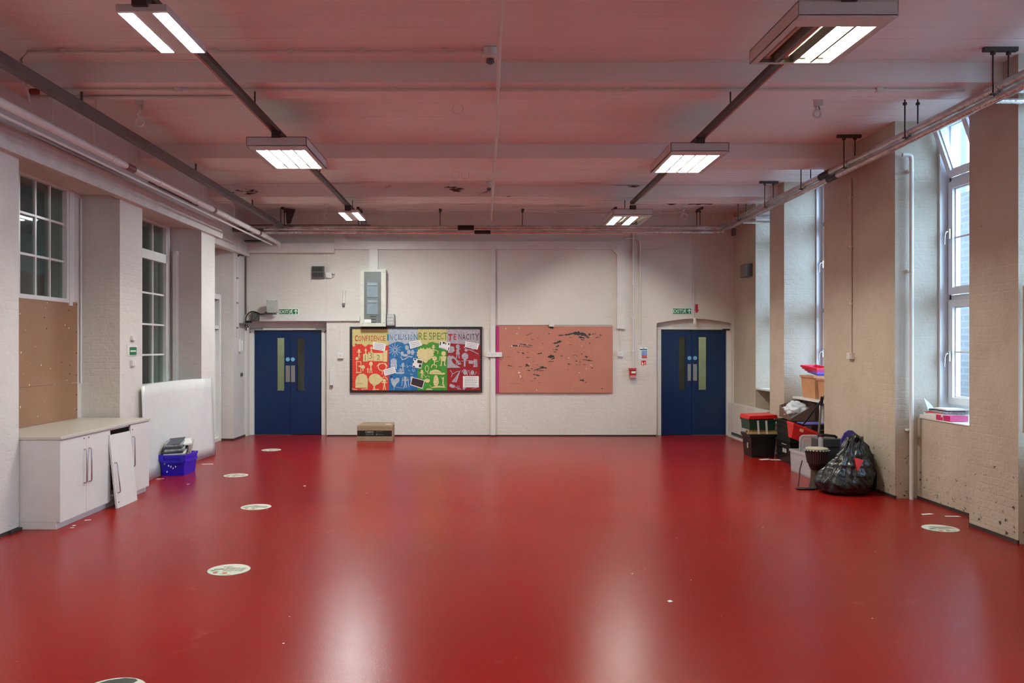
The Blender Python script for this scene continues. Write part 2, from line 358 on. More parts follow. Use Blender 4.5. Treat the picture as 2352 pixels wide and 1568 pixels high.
# ------------------------------------------------------------------ windows of the right wall
def frect(mb, y0, y1, z0, z1, w, x0, x1, m=None):
    mb.box(x0,x1,y0,y0+w,z0,z1,m=m).box(x0,x1,y1-w,y1,z0,z1,m=m).box(x0,x1,y0+w,y1-w,z0,z0+w,m=m).box(x0,x1,y0+w,y1-w,z1-w,z1,m=m); return mb
def rwindow(n, y0, y1, z0, tilt=0, cols=1):
    r = root('window_%d' % n, (5.18, (y0+y1)/2, z0), kind='structure')
    z1, t1, t2 = CZ-.02, z0+1.21, z0+2.50
    fr = frect(MB(), y0, y1, z0, z1, .055, 5.14, 5.24)
    fr.box(5.14, 5.24, y0, y1, t1-.02, t1+.03).box(5.14, 5.24, y0, y1, t2-.02, t2+.03)
    cols = 2; cw = (y1-y0-.08)/cols
    for k in range(1, cols): fr.box(5.14, 5.24, y0+.04+cw*k-.03, y0+.04+cw*k+.03, z0, z1)
    build('window_frame', fr, M['upvc'], r, bevel=.004)
    for ya in (y1-.03, y0+.001): build('reveal_board', MB().box(5.03, 5.138, ya, ya+.029, z0-.02, z1), M['upvc'], r)
    for k in range(cols):
        a, b = y0+.05+cw*k+.01, y0+.03+cw*(k+1)-.01
        for j, (p, q) in enumerate(((z0+.05, t1-.025), (t1+.035, t2-.025), (t2+.035, z1-.01))):
            m = None
            if j == 2 and tilt:
                m = Matrix.Translation((5.15, 0, p)) @ Matrix.Rotation(-tilt, 4, 'Y') @ Matrix.Translation((-5.15, 0, -p))
                q = p + .62
            s = build('sash', frect(MB(), a, b, p, q, .075, 5.105, 5.165, m), M['upvc'], r, bevel=0)
            build('bead', frect(MB(), a+.07, b-.07, p+.07, q-.07, .018, 5.135, 5.185, m), M['gloss'], s)
            build('glass_pane', MB().box(5.14, 5.146, a+.075, b-.075, p+.075, q-.075, m=m), M['glass'], s)
            if j < 2:
                build('glazing_bar', MB().box(5.13, 5.155, a+.075, b-.075, p+(q-p)*.5-.009, p+(q-p)*.5+.009), M['upvc'], s)
                hy = b-.035; hz = p+(q-p)*(.42 if j == 0 else .5)
                h = MB().box(5.085, 5.105, hy-.02, hy+.015, hz-.01, hz+.10); h.tube([(5.095,hy,hz+.07),(5.06,hy,hz+.07),(5.045,hy,hz+.04),(5.04,hy,hz-.07)], .009, 8)
                build('handle', h, M['chrome'], s)
    return r
for n, (y0, y1, z0, tl) in enumerate(((-.6,.9,.93,0), (2.3,3.9,.93,0), (5.45,6.85,.93,0), (7.54,8.9,1.0,math.radians(19)), (10.75,12.18,1.0,0), (12.79,13.9,1.0,0))):
    rwindow(n+1, y0, y1, z0, tl)
# the building across the yard
bm_ = NT('yellow_brick'); P = bm_.pos(); sp = bm_.n('ShaderNodeSeparateXYZ'); bm_.l(P, sp.inputs[0]); cb = bm_.n('ShaderNodeCombineXYZ')
bm_.l(sp.outputs[1], cb.inputs[0]); bm_.l(sp.outputs[2], cb.inputs[1])
bk = bm_.n('ShaderNodeTexBrick', Scale=1.0); bk.inputs['Brick Width'].default_value = .45; bk.inputs['Row Height'].default_value = .15; bk.inputs['Mortar Size'].default_value = .02
bk.inputs['Color1'].default_value = rgb(58,46,33); bk.inputs['Color2'].default_value = rgb(45,31,22); bk.inputs['Mortar'].default_value = rgb(62,60,57)
bm_.l(cb.outputs[0], bk.inputs['Vector']); bm_.base(bk.outputs[0])
r = root('building', (11.5, 22, 0), 'yellow brick building across the yard seen through the tall right window', 'building')
build('brick_wall', MB().box(11, 12, 15.5, 40, 0, 5.2), bm_.m, r)
up = build('glazed_storey', MB().box(11.3, 12, 15.5, 19.1, 5.2, 7.2), mat('pale_glazing', (48,60,66), .15), r)
for k in range(3): build('mullion', MB().box(11.22, 11.3, 16+k*1.3, 16.1+k*1.3, 5.2, 7.2), M['upvc'], up)
S('ground', MB().box(5.27, 40, -20, 60, -.4, -.2), mat('yard_asphalt', (120,120,118), .8))

# ------------------------------------------------------------------ windows of the left wall
def lwindow(n, w, yb, zb, transom=None):
    y0, y1, z0, z1 = w
    r = root('window_%d' % n, (XQ, (y0+y1)/2, z0), kind='structure')
    fr = frect(MB(), y0-.02, y1+.02, z0-.02, z1+.02, .045, XQ-.06, XQ+.02)
    fr.box(XQ-.02, XQ+.03, y1+.02, y1+.09, z0-.05, z1); fr.box(XQ-.02, XQ+.012, y1+.1, y1+.16, 0.9, z1)     # architrave mouldings
    if transom: fr.box(XQ-.06, XQ+.02, y0, y1, transom[0], transom[1])
    build('window_frame', fr, M['gloss'], r, bevel=.003)
    b = MB()
    for y in yb: b.box(XQ-.05, XQ-.015, y-.012, y+.012, z0, z1)
    for z in zb: b.box(XQ-.05, XQ-.012, y0, y1, z-.012, z+.012)
    build('glazing_bars', b, M['gloss'], r)
    build('glass_pane', MB().box(XQ-.035, XQ-.03, y0, y1, z0, z1), M['glass_dim'], r)
lwindow(7, W1, [7.675, 7.93, 8.19, 8.49, 8.77], [2.63, 3.05])
lwindow(8, W2, [10.75, 11.12, 11.5], [1.56, 1.99, 2.43], (2.90, 3.03))
build('partition', MB().box(-6.3, -6.25, 8, 14, 0, 2.7), M['card2'], None, 'brown board partition standing in the dim corridor beyond the left windows', 'partition')

# ------------------------------------------------------------------ doors
def dd(n, xs, yt, yb, Y, lobby, gl, plates, discs, fx):
    X0, X1 = ix(fx[0],YB), ix(fx[1],YB)
    r = root('door_%d' % n, (ix(xs[1],Y), Y, 0), kind='structure')
    fr = MB().box(X0, ix(xs[0],Y)-.004, Y-.05, Y+.08, 0, iz(yt,Y)+.02).box(ix(xs[2],Y)+.004, X1, Y-.05, Y+.08, 0, iz(yt,Y)+.02)
    fr.box(X0, X1, Y-.05, Y+.08, iz(yt,Y)+.004, iz(yt,Y)+.04)
    build('door_frame', fr, M['gloss'], r, bevel=.004)
    build('head_panel', MB().box(X0, X1, Y-.02, Y+.06, iz(yt,Y)+.04, iz(yt,Y)+.3), M['plaster'], r)
    for k in range(2):
        a, b = ix(xs[k],Y)+.003, ix(xs[k+1],Y)-.003; z1 = iz(yt,Y)-.002
        g0, g1, g2, g3 = gl[k]; ga, gb, gc, gd = ix(g0,Y), ix(g1,Y), iz(g3,Y), iz(g2,Y)
        lf = MB().box(a, ga, Y, Y+.045, .01, z1).box(gb, b, Y, Y+.045, .01, z1).box(ga, gb, Y, Y+.045, .01, gc).box(ga, gb, Y, Y+.045, gd, z1)
        leaf = build('door_leaf', lf, M['bluedoor'], r)
        bd = MB(); t = .012
        bd.box(ga-t,ga,Y-.006,Y,gc-t,gd+t).box(gb,gb+t,Y-.006,Y,gc-t,gd+t).box(ga,gb,Y-.006,Y,gc-t,gc).box(ga,gb,Y-.006,Y,gd,gd+t)
        build('glazing_bead', bd, M['bluedoor'], leaf)
        build('glass_pane', MB().box(ga, gb, Y+.02, Y+.026, gc, gd), M['glass'], leaf)
        p = plates[k]; pl = MB(); pb(pl, p[0], p[1], p[2], p[3], Y-.004, Y); build('push_plate', pl, M['chrome'], leaf, bevel=.001)
        d = discs[k]; q = MB().cyl((ix(d[0],Y), Y-.003, iz(d[1],Y)), (ix(d[0],Y), Y, iz(d[1],Y)), 4.7*Y/F, 24); build('fire_door_disc', q, M['discblue'], leaf)
        q = MB().tube([(ix(d[0]+3.4*math.cos(u),Y), Y-.0035, iz(d[1]+3.4*math.sin(u),Y)) for u in [2*PI*j/20 for j in range(20)]], .0025, 5, closed=True)
        q.box(ix(d[0]-1.6,Y), ix(d[0]+1.6,Y), Y-.005, Y-.002, iz(d[1]+.5,Y), iz(d[1]-.5,Y)); build('disc_lettering', q, M['signwhite'], leaf)
    if n == 1:
        for (x0, x1) in ((574, 603), (725, 749)):
            q = MB(); pb(q, x0, x1, 753, 756.5, Y-.13, Y-.10); s0 = x0 if x0 < 600 else x1
            q.tube([(ix(s0,Y), Y-.11, iz(755,Y)), (ix(s0-(6 if x0<600 else -2),Y), Y-.1, iz(760,Y)), (ix(s0+(10 if x0<600 else -6),Y), Y-.01, iz(766,Y))], .008, 6)
            build('door_closer', q, M['zinc'], r)
    else:
        q = MB(); pb(q, 1660, 1676, 755, 758, Y-.07, Y-.03); build('door_closer', q, M['black'], r)
dd(1, (585, 667.5, 739), 758, 999, 15.3, 0, ((636,653,776,897),(682,699,777,897)), ((656,666,839,877),(668,677.5,839,877)), ((661,825),(672.5,825)), (568,750))
dd(2, (1518, 1589, 1667), 757, 999, 15.25, 0, ((1559,1574.5,774,896),(1604.7,1623,774,895)), ((1579.5,1587,836,874),(1592,1601,836,874)), ((1583.5,822),(1596.5,822)), (1508,1683))
r = root('door_3', (-4.76, 13.5, 0), kind='structure')
q = MB()
frect(q, 12.70, 14.39, -.02, 2.60, .09, -4.80, -4.68); frect(q, 12.70, 14.39, 1.98, 2.60, .07, -4.80, -4.70)
build('door_frame', q, M['gloss'], r, bevel=.004)
build('door_leaf', MB().box(-4.79, -4.75, 12.79, 14.30, .01, 1.98), M['gloss'], r)
build('glass_pane', MB().box(-4.77, -4.765, 12.77, 14.32, 2.05, 2.53), M['glass_dim'], r)

# ------------------------------------------------------------------ light fittings
M['tube2'] = emit('fluorescent_tube_bright', (.96, .975, .86), TUBE*2); M['tube0'] = emit('fluorescent_tube_aged', (1, .98, .8), TUBE*.35); M['led2'] = emit('led_panel_bright', (.91, .99, .98), LED*2)
def tilted(X, Yc, Z, a): return Matrix.Translation((X,Yc,Z)) @ Matrix.Rotation(a, 4, 'X')
def louvre(X, y0, y1, z, lit, label, tilt=0, tube='tube'):
    r = root('ceiling_light', (X, (y0+y1)/2, z), label, 'ceiling light', 'louvred box lights under the ceiling tracks')
    L = y1-y0; W2_ = .30; h = .095; m = tilted(X, (y0+y1)/2, z, tilt)
    b = MB(); yn, yf = -L/2, L/2; ox, on, of = W2_-.05, yn+.17, yf-.03
    b.box(-W2_, W2_, yn, yf, h-.006, h, m)                       # top
    b.box(-W2_, W2_, yn, yn+.006, .012, h, m).box(-W2_, W2_, yf-.006, yf, .0, h, m).box(-W2_, -W2_+.006, yn, yf, 0, h, m).box(W2_-.006, W2_, yn, yf, 0, h, m)
    build('housing', b, M['fitting'], r)
    b = MB(); b.box(-W2_, W2_, yn, on, 0, .006, m).box(-W2_, W2_, of, yf, 0, .006, m).box(-W2_, -ox, on, of, 0, .006, m).box(ox, W2_, on, of, 0, .006, m)
    build('bezel', b, M['fitting'], r)
    b = MB(); b.box(-ox, ox, on, of, .072, .076, m).box(-ox-.003, -ox, on, of, .006, .075, m).box(ox, ox+.003, on, of, .006, .075, m).box(-ox, ox, of, of+.003, .006, .075, m).box(-ox, ox, on-.003, on, .006, .075, m)
    build('reflector', b, M['refl'], r)
    cw = 2*ox/4
    for k in range(1, 4):
        x = -ox+cw*k; b = MB().add([(x-.009,on,.004),(x+.009,on,.004),(x+.009,of,.004),(x-.009,of,.004),(x-.015,on,.06),(x+.015,on,.06),(x+.015,of,.06),(x-.015,of,.06)],
            [[0,3,2,1],[4,5,6,7],[0,1,5,4],[1,2,6,5],[2,3,7,6],[3,0,4,7]], m=m)
        build('louvre_blade', b, M['mgrey'], r)
    for k in range(4):
        x = -ox+cw*(k+.5)
        b = MB().cyl((x,on+.02,.045), (x,of-.02,.045), .013, 12, m); t = build('tube', b, M[tube] if lit[k] else M['gloss'], r)
        for ya in (on, of-.025): build('lamp_holder', MB().box(x-.02,x+.02,ya,ya+.025,.03,.075,m), M['fitting'], r)
    for ya in (yn-.02, yf-.07): build('track_clamp', MB().box(-.045,.045,ya,ya+.07,h-.01,h+.052,m), M['dark_metal'], r)
    return r
def led(X, y0, y1, z, label, m_='led'):
    r = root('ceiling_light', (X, (y0+y1)/2, z), label, 'ceiling light', 'twin strip lights under the left ceiling track')
    build('housing', MB().box(X-.155, X+.155, y0-.03, y1+.02, z+.004, z+.05), M['fitting'], r, bevel=.004)
    for s in (-1, 1): build('light_strip', MB().box(X+s*.105-.043, X+s*.105+.043, y0, y1, z+.0034, z+.02), M[m_], r)
    for ya in (y0-.06, y1-.1): build('track_clamp', MB().box(X-.045, X+.045, ya, ya+.08, z+.03, z+.119), M['dark_metal'], r)
XT, XU = -2.07, 2.24
led(XT, 4.90, 5.55, 3.70, 'twin strip light at the near end of the left track, the largest one')
louvre(XT+.01, 8.02, 9.05, 3.67, (1,1,1,1), 'louvred box light on the left track with all four tubes lit')
led(XT, 12.35, 13.08, 3.72, 'small twin strip light at the far end of the left track near the pipes', 'led2')
louvre(XU-.05, 4.83, 5.72, 3.67, (0,0,1,1), 'louvred box light nearest on the right track, left half unlit', math.radians(1.5), 'tube0')
louvre(XU, 8.32, 9.35, 3.69, (1,1,1,1), 'louvred box light midway along the right track, glowing across its full width')
louvre(XU, 12.05, 13.05, 3.64, (1,0,1,0), 'louvred box light at the far end of the right track, partly lit', 0, 'tube2')
louvre(XT, 1.2, 2.2, 3.68, (1,1,1,1), 'louvred box light on the left track above the viewer')
louvre(XU, 1.2, 2.2, 3.68, (1,1,1,1), 'louvred box light on the right track above the viewer')
for X, nm, ye in ((XT, 'left', 14.1), (XU, 'right', 12.15)):
    r = root('lighting_track', (X, 8, 3.82), 'long dark steel channel carrying the %s row of lights along the room' % nm, 'lighting track')
    build('channel', MB().box(X-.028, X+.028, -2.5, ye, 3.82, 3.86), M['dark_metal'], r)
    s = -1 if X < 0 else 1
    build('cable', MB().box(X+s*.06-.004, X+s*.06+.004, -2.5, ye-.5, 3.83, 3.845).box(X+s*.03, X+s*.056, -2.5, ye-.5, 3.838, 3.842), M['trunk'], r)
    for yy in (4.5, 7.3, 10.2, 12.75): build('hanger', MB().box(X-.006, X+.006, yy-.006, yy+.006, 3.86, BZ), M['dark_metal'], r)

# ------------------------------------------------------------------ pipes and hangers
r = root('steel_beam', (-3.64, 9, 3.80), 'long grey boxed steel trunking sloping past the left ceiling edge', 'trunking')
build('channel', MB().box(-3.68, -3.60, -2.5, 14.5, 3.80, 3.885), M['greytrunk'], r)
for yy in (4.5, 7.3, 10.2, 12.7, 14.48): build('bracket', MB().box(-3.65, -3.63, yy-.008, yy+.008, 3.885, BZ if yy < 14 else CZ), M['greytrunk'], r)
r = root('white_pipe', (-3.8, 9, 3.6), 'fat white painted pipe hung along the left wall with brown bands', 'pipe')
build('pipe', MB().tube([(-3.8,-2.5,3.6),(-3.8,14.9,3.6),(-3.8,14.99,3.57),(-3.8,15.02,3.5)], .038, 14), M['gloss'], r)
for yy in (6.2, 8.2, 9.4, 10.6, 11.9, 13.0, 14.0): build('joint', MB().cyl((-3.8,yy,3.6),(-3.8,yy+.05,3.6), .043, 14), M['gloss'], r)
for yy in (8.55, 11.3, 13.6): build('band', MB().cyl((-3.8,yy,3.6),(-3.8,yy+.2 if yy<9 else yy+.1,3.6), .0405, 14), mat('brown_band', (120,74,64), .5), r, label='brown band round the pipe')
for yy in (7.1, 7.9, 10.9, 12.3): build('hanger', MB().cyl((-3.8,yy,3.63),(-3.8,yy,CZ), .004, 6), M['trunk'], r)
build('thin_pipe', MB().tube([(-3.86,-2.5,3.53),(-3.86,14.7,3.53)], .014, 8), M['gloss'], None, 'thin white pipe running just below the fat white pipe on the left', 'pipe')
for k, (a, b, z) in enumerate(((7.5, 9.4, 3.66), (7.7, 9.5, 3.70), (10.1, 11.7, 3.72), (10.2, 11.9, 3.76))):
    build('cable_conduit', MB().tube([(XL+.02,a,z),(XL+.02,b,z),(XL+.02,b+.05,z+.01)], .010, 6), M['dark_metal'] if k % 2 else M['trunk'], None,
          ['white conduit above the beam over the nearer left window', 'dark conduit above the beam over the nearer left window', 'white conduit above the beam over the further left window', 'dark conduit above the beam over the further left window'][k], 'conduit')
# foil insulated pipes: along the right wall, then across in front of the back wall
for k, (x, z, rr, yc, lab) in enumerate(((4.30, 3.83, .046, 14.62, 'fatter foil lagged heating pipe, upper of the pair'), (4.26, 3.735, .033, 14.50, 'thinner foil lagged heating pipe, lower of the pair'))):
    r = root('heating_pipe', (x, 9, z), lab + ' along the right wall', 'pipe')
    build('pipe', MB().tube([(x,-2.5,z),(x,yc-.17,z)], rr, 16), M['foil'], r)
    build('label_band', MB().cyl((x,9.95-.27*k,z),(x,10.25-.3*k,z), rr+.003, 16), M['black'], r, label='black printed band')
    for yy in (6.76, 13.35): build('branch', MB().tube([(x,yy,z),(5.0,yy,z)], rr*.72, 12), M['foil'], r)
    r = root('heating_pipe', (0, yc, z), lab + ' across the back wall', 'pipe')
    build('pipe', MB().tube([(x-.17,yc,z),(-4.35,yc,z)], rr, 16), M['foil'], r)
    build('elbow', MB().tube([(x,yc-.168,z),(x,yc-.06,z),(x-.06,yc,z),(x-.168,yc,z)], rr+.004, 16), M['foil'], r)
    X0 = -.46 if k == 0 else -.16
    build('label_band', MB().cyl((X0,yc,z),(X0+.29,yc,z), rr+.003, 16), M['black'], r, label='black printed band')
def hanger(X0, X1, y0, y1, rods, zb, lab, grp, plate=True, brace=False):
    r = root('pipe_hanger', ((X0+X1)/2, (y0+y1)/2, CZ), lab, 'pipe hanger', grp)
    if plate: build('ceiling_plate', MB().box(X0, X1, y0, y1, CZ-.035, CZ-.001), M['dark_metal'], r)
    for (x, y) in rods:
        build('rod', MB().cyl((x,y,CZ-.001),(x,y,zb), .0075, 8), M['dark_metal'], r)
        build('nut', MB().cyl((x,y,CZ-.06),(x,y,CZ-.036), .02, 6), M['dark_metal'], r)
    if brace: build('brace', MB().prism([(X1,14.5,CZ),(X1+.17,14.5,CZ-.02),(X1+.08,14.5,3.89),(X1+.02,14.5,3.89)], (0,.05,0)), M['dark_metal'], r)
    return r
GR, GB = 'hangers of the right-hand foil pipes', 'hangers of the back foil pipes'
for i, (yy, lab) in enumerate(((6.7, 'pipe hanger with dark ceiling plate nearest the camera on the right'), (9.47, 'pipe hanger with dark ceiling plate beside the wide right pier'), (12.13, 'pipe hanger with dark ceiling plate in front of the narrow right pier'),
        (8.1, 'pair of hanger rods rising behind the nearest cross beam on the right'), (10.75, 'pair of hanger rods rising behind the second cross beam on the right'), (13.4, 'pair of hanger rods rising behind the third cross beam near the corner'))):
    r = hanger(4.16, 4.44, yy-.02, yy+.02, ((4.24,yy),(4.37,yy)), 3.783, lab, GR, i < 3)
    build('cradle', MB().box(4.22, 4.39, yy-.015, yy+.015, 3.770, 3.782), M['dark_metal'], r)
for px, lab in ((1011, 'left of the centre ceiling pipe'), (1200, 'right of the centre ceiling pipe')):
    X = ix(px, 14.62); hanger(X-.02, X+.03, 14.55, 14.68, ((X,14.62),), 3.878, 'single dark hanger rod holding the back pipes, ' + lab, GB)
for px, lab in ((657, 'under the end of the grey trunking'), (1604, 'right of the far right light'), (1409, 'behind the far right light'), (827, 'behind the far left light')):
    X = ix(px, 14.62); hanger(X-.02, X+.02, 14.35, 14.75, ((X-.03,14.62),(X+.03,14.62)), 3.878, 'dark twin rod hanger of the back pipes ' + lab, GB, brace=(px == 657))
build('cable_tray', MB().box(-4.3, -2.06, 14.70, 14.82, 3.87, 3.90), M['dark_metal'], None, 'dark cable tray lying behind the left half of the back foil pipes', 'cable tray')
build('pipe_fitting', MB().tube([(-4.44,14.3,3.76),(-4.2,14.3,3.74),(-3.9,14.3,3.74)], [.05,.045,.025], 14), M['greytrunk'], None, 'grey pipe end and fitting in the back left ceiling corner', 'pipe fitting')
# ceiling conduits
def conduit(pts, r, lab, m='trunk', clips=(), cat='conduit', ax='X', n=8):
    pts = [tuple(p) for p in pts]; og = pts[0]
    R = root('cable_conduit', og, lab, cat)
    build('tube', MB().tube(pts, r, n), M[m], R)
    for c in clips:
        x, y, z = c; e = r*2.2
        build('clip', MB().box(x-e, x+e, y-e*.7, y+e*.7, z-r*1.3, z+r*2.2) if ax != 'W' else MB().box(x-r*1.7, x+r*1.7, y-r*1.2, y+r*1.5, z-r*.7, z+r*.7), M['trunk' if m != 'dark_metal' else m], R)
conduit([(.12,-2.5,3.965),(.12,6.0,3.965),(.13,7.0,3.965),(.13,7.6,3.965),(.145,8.0,3.965),(.14,14.55,3.965)], .016, 'white pipe running down the middle of the ceiling away from the camera')
z0 = CZ-.03; conduit([(-3.78,6.72,3.7),(-3.86,6.72,z0-.06),(-3.80,6.72,z0),(.03,6.72,z0)], .010, 'near ceiling conduit crossing to the smoke detector, left of centre', clips=[(ix(p,6.72),6.72,z0) for p in (145,319,494,669,830,1021)])
z1 = BZ-.02
conduit([(-3.9,7.20,z1),(4.3,7.20,z1)], .014, 'long white conduit under the nearest cross beam', clips=[(ix(p,7.2),7.2,z1) for p in (135,410,903,1440,2020)])
conduit([(-4.2,7.42,z1),(-2.4,7.42,z1),(-2.2,7.42,z1+.01),(-2.1,7.48,z1+.03)], .018, 'white conduit under the nearest cross beam, left part only')
build('red_fitting', MB().cyl((-4.02,7.15,z1-.03),(-3.95,7.15,z1-.03), .028, 12), mat('dark_red', (130,25,22), .5), None, 'small dark red round fitting on the nearest beam, far left', 'pipe fitting')
conduit([(.15,11.2,CZ-.02),(4.3,11.2,CZ-.02)], .011, 'thin conduit crossing right from the centre pipe behind the second beam', clips=[(ix(p,11.2),11.2,CZ-.02) for p in (1343,1753)])
conduit([(-3.80,12.2,3.8),(-3.86,12.2,CZ-.09),(-3.78,12.2,CZ-.03),(-.02,12.2,CZ-.03)], .009, 'far ceiling conduit ending at the further smoke detector', clips=[(ix(p,12.2),12.2,CZ-.03) for p in (570,663,755,850,948,1045)])
conduit([(-3.4,14.85,CZ-.02),(4.1,14.85,CZ-.02)], .009, 'conduit along the ceiling edge close to the back wall', clips=[(ix(p,14.85),14.85,CZ-.02) for p in (668,730,795,870,950,1034,1114,1275,1355,1435,1516)])
for (px, py, Y, k) in ((1126, 103, 6.72, 'nearest, beside the centre ceiling pipe'), (1123, 418, 12.2, 'further one, beside the centre ceiling pipe')):
    X = ix(px, Y); r = root('smoke_detector', (X, Y, CZ), 'white round smoke detector on the ceiling, '+k, 'smoke detector', 'smoke detectors')
    build('base', MB().lathe([(.06,0),(.06,-.03),(.05,-.05)], (X,Y,CZ-.005), 20), M['gloss'], r)
    build('head', MB().lathe([(.075,-.05),(.075,-.075),(.045,-.09)], (X,Y,CZ), 20), M['gloss'], r)
    build('sensor', MB().lathe([(.03,-.088),(.035,-.12),(.02,-.13)], (X,Y,CZ), 12), M['dgrey'], r)
# hooks
def hook(px, pyt, pyr, Y, rad, lab, thick=.011, top=CZ):
    X = ix(px, Y); zr = iz(pyr, Y); r = root('ceiling_hook', (X, Y, top), lab, 'hook', 'white hooks hanging from the ceiling')
    build('bracket', MB().box(X-.035, X+.005, Y-.03, Y+.03, top-.10, top-.001).box(X-.03, X+.05, Y-.02, Y+.02, top-.16, top-.10), M['trunk'], r)
    build('shank', MB().tube([(X,Y,top-.1),(X+.03,Y,top-.2),(X+.02,Y,(top+zr)/2),(X-.02,Y,zr+rad+.03),(X,Y,zr+rad)], thick, 8), M['trunk'], r)
    build('ring', MB().tube([(X+rad*math.sin(a), Y, zr+rad*math.cos(a)) for a in [2*PI*i/24 for i in range(24)]], thick, 8, closed=True), M['trunk'], r)
hook(320, 205, 280, 7.78, .042, 'white ceiling hook with a ring, nearest on the left')
hook(1877, 195, 262, 7.80, .036, 'white ceiling hook with a ring, nearest on the right')
hook(750, 455, 497, 13.5, .042, 'small white ceiling hook with a ring, far left near the twin strip light', .007)
hook(1571, 455, 497, 13.5, .05, 'white ceiling hook with a ring, far right under the peeling ceiling', .009)
for px, py, Y, lab in ((1052, 250, 8.3, 'thin wire hook near the middle of the ceiling, nearest one'), (1047, 402, 11.4, 'left of two thin wire hooks near the middle of the ceiling'), (1069, 402, 11.5, 'right of two thin wire hooks near the middle of the ceiling')):
    X = ix(px, Y); zr = iz(py, Y); r = root('wire_hook', (X, Y, CZ), lab, 'hook', 'thin wire ceiling hooks')
    build('wire', MB().tube([(X,Y,CZ),(X,Y,zr+.06)], .003, 6).tube([(X+.055*math.sin(a), Y, zr+.055*math.cos(a)) for a in [2*PI*i/20 for i in range(20)]], .003, 6, closed=True), M['trunk'], r)
# ------------------------------------------------------------------ cupboards on the left
def dhandle(name, X, Y, z0, z1, parent, dx=.03):
    return build(name, MB().tube([(X,Y,z0),(X+dx-.008,Y,z0),(X+dx,Y,z0+.012),(X+dx,Y,z1-.012),(X+dx-.008,Y,z1),(X,Y,z1)], .006, 8), M['dgrey'] if name == 'x' else M['chrome'], parent)
XF = -3.88
def keyhole(Y, z, parent): build('lock', MB().cyl((XF,Y,z),(XF+.004,Y,z), .008, 10), M['dgrey'], parent)
for i, (y0, y1) in enumerate(((7.385, 8.36), (8.365, 9.35))):
    r = root('cupboard', (-4.2, (y0+y1)/2, 0), ('white double-door cupboard nearest the camera with both doors shut', 'white cupboard with its left door off, further along under the same worktop')[i], 'cupboard', 'cupboards under the left worktop')
    b = MB().box(-4.58,XF-.002,y0,y0+.018,.07,.818).box(-4.58,XF-.020,y1-.018,y1,.07,.818).box(-4.58,-4.57,y0+.018,y1-.018,.07,.818).box(-4.57,XF-.02,y0+.018,y1-.018,.07,.088).box(-4.57,XF-.02,y0+.018,y1-.018,.80,.818)
    b.box(-4.57, XF-.03, y0+.02, y1-.02, .42, .436)
    build('body', b, M['white'], r)
    build('plinth', MB().box(-4.55, XF-.035, y0+.002, y1-.002, 0, .07), M['white'], r, bevel=.002)
    ym = (y0+y1)/2
    for k, (a, b_) in enumerate(((y0+.002, ym-.002), (ym+.002, y1-.001))):
        if i == 1 and k == 0: continue
        d = build('door', MB().box(XF-.018, XF, a, b_, .062, .815), M['white'], r, bevel=.001)
        hy = (b_-.045) if (k == 0) else (a+.045)
        dhandle('handle', XF, hy, .355, .68, d)
        keyhole(hy, .785 if i == 0 else .76, d)
build('worktop', MB().box(-4.69, XF+.012, 7.378, 9.37, .819, .850), M['worktop'], None, 'grey-white worktop lying across the two white cupboards', 'worktop', bevel=.006)
# the loose door leaning on the open bay
m = Matrix.Translation((-3.785, 8.33, 0)) @ Matrix.Rotation(math.radians(-6.5), 4, 'Y') @ Matrix.Rotation(math.radians(-.8), 4, 'X')
r = root('loose_door', (-3.79, 8.57, 0), 'loose white cupboard door leaning on the open bay of the further cupboard', 'cupboard door')
build('panel', MB().box(-.018, 0, 0, .485, .002, .765, m), M['white'], r)
build('handle', MB().tube([(0,.045,.40),(.022,.045,.40),(.03,.045,.412),(.03,.045,.688-.012+.02),(.022,.045,.71),(0,.045,.71)][::1], .006, 8, m=m @ Matrix.Translation((0,0,-.24))), M['chrome'], r)
build('lock', MB().cyl((0,.045,.06),(.004,.045,.06), .008, 10, m), M['dgrey'], r)
# bowed white sheet leaning across the second recess
vs = []; fs = []; ny, nz = 24, 8
for j in range(nz+1):
    v = j/nz
    for i in range(ny+1):
        u = i/ny; y = 9.90+u*2.58; x = -4.16+(-4.205+4.16)*v - .10*math.sin(PI*min(1,u*1.0))*(.55+.45*v)*(1 if u > 0 else 1)
        x = max(x, -4.30) if (y > 10.05 and y < 12.05) else max(x, -4.206)
        vs.append((x, y, .003+1.185*v*(1+.012*math.sin(PI*u))))
N = len(vs); vs2 = [(x+.006, y, z) for x, y, z in vs]
for j in range(nz):
    for i in range(ny):
        a = j*(ny+1)+i; fs.append([a, a+1, a+ny+2, a+ny+1]); fs.append([N+a, N+a+ny+1, N+a+ny+2, N+a+1])
for i in range(ny): fs.append([i, N+i, N+i+1, i+1]); a = nz*(ny+1)+i; fs.append([a, a+1, N+a+1, N+a])
for j in range(nz): a = j*(ny+1); fs.append([a, a+ny+1, N+a+ny+1, N+a]); a += ny; fs.append([a, N+a, N+a+ny+1, a+ny+1])
build('white_sheet', MB().add(vs+vs2, fs, True), M['white'], None, 'large bowed white sheet board leaning on the left wall behind the blue crate', 'board')
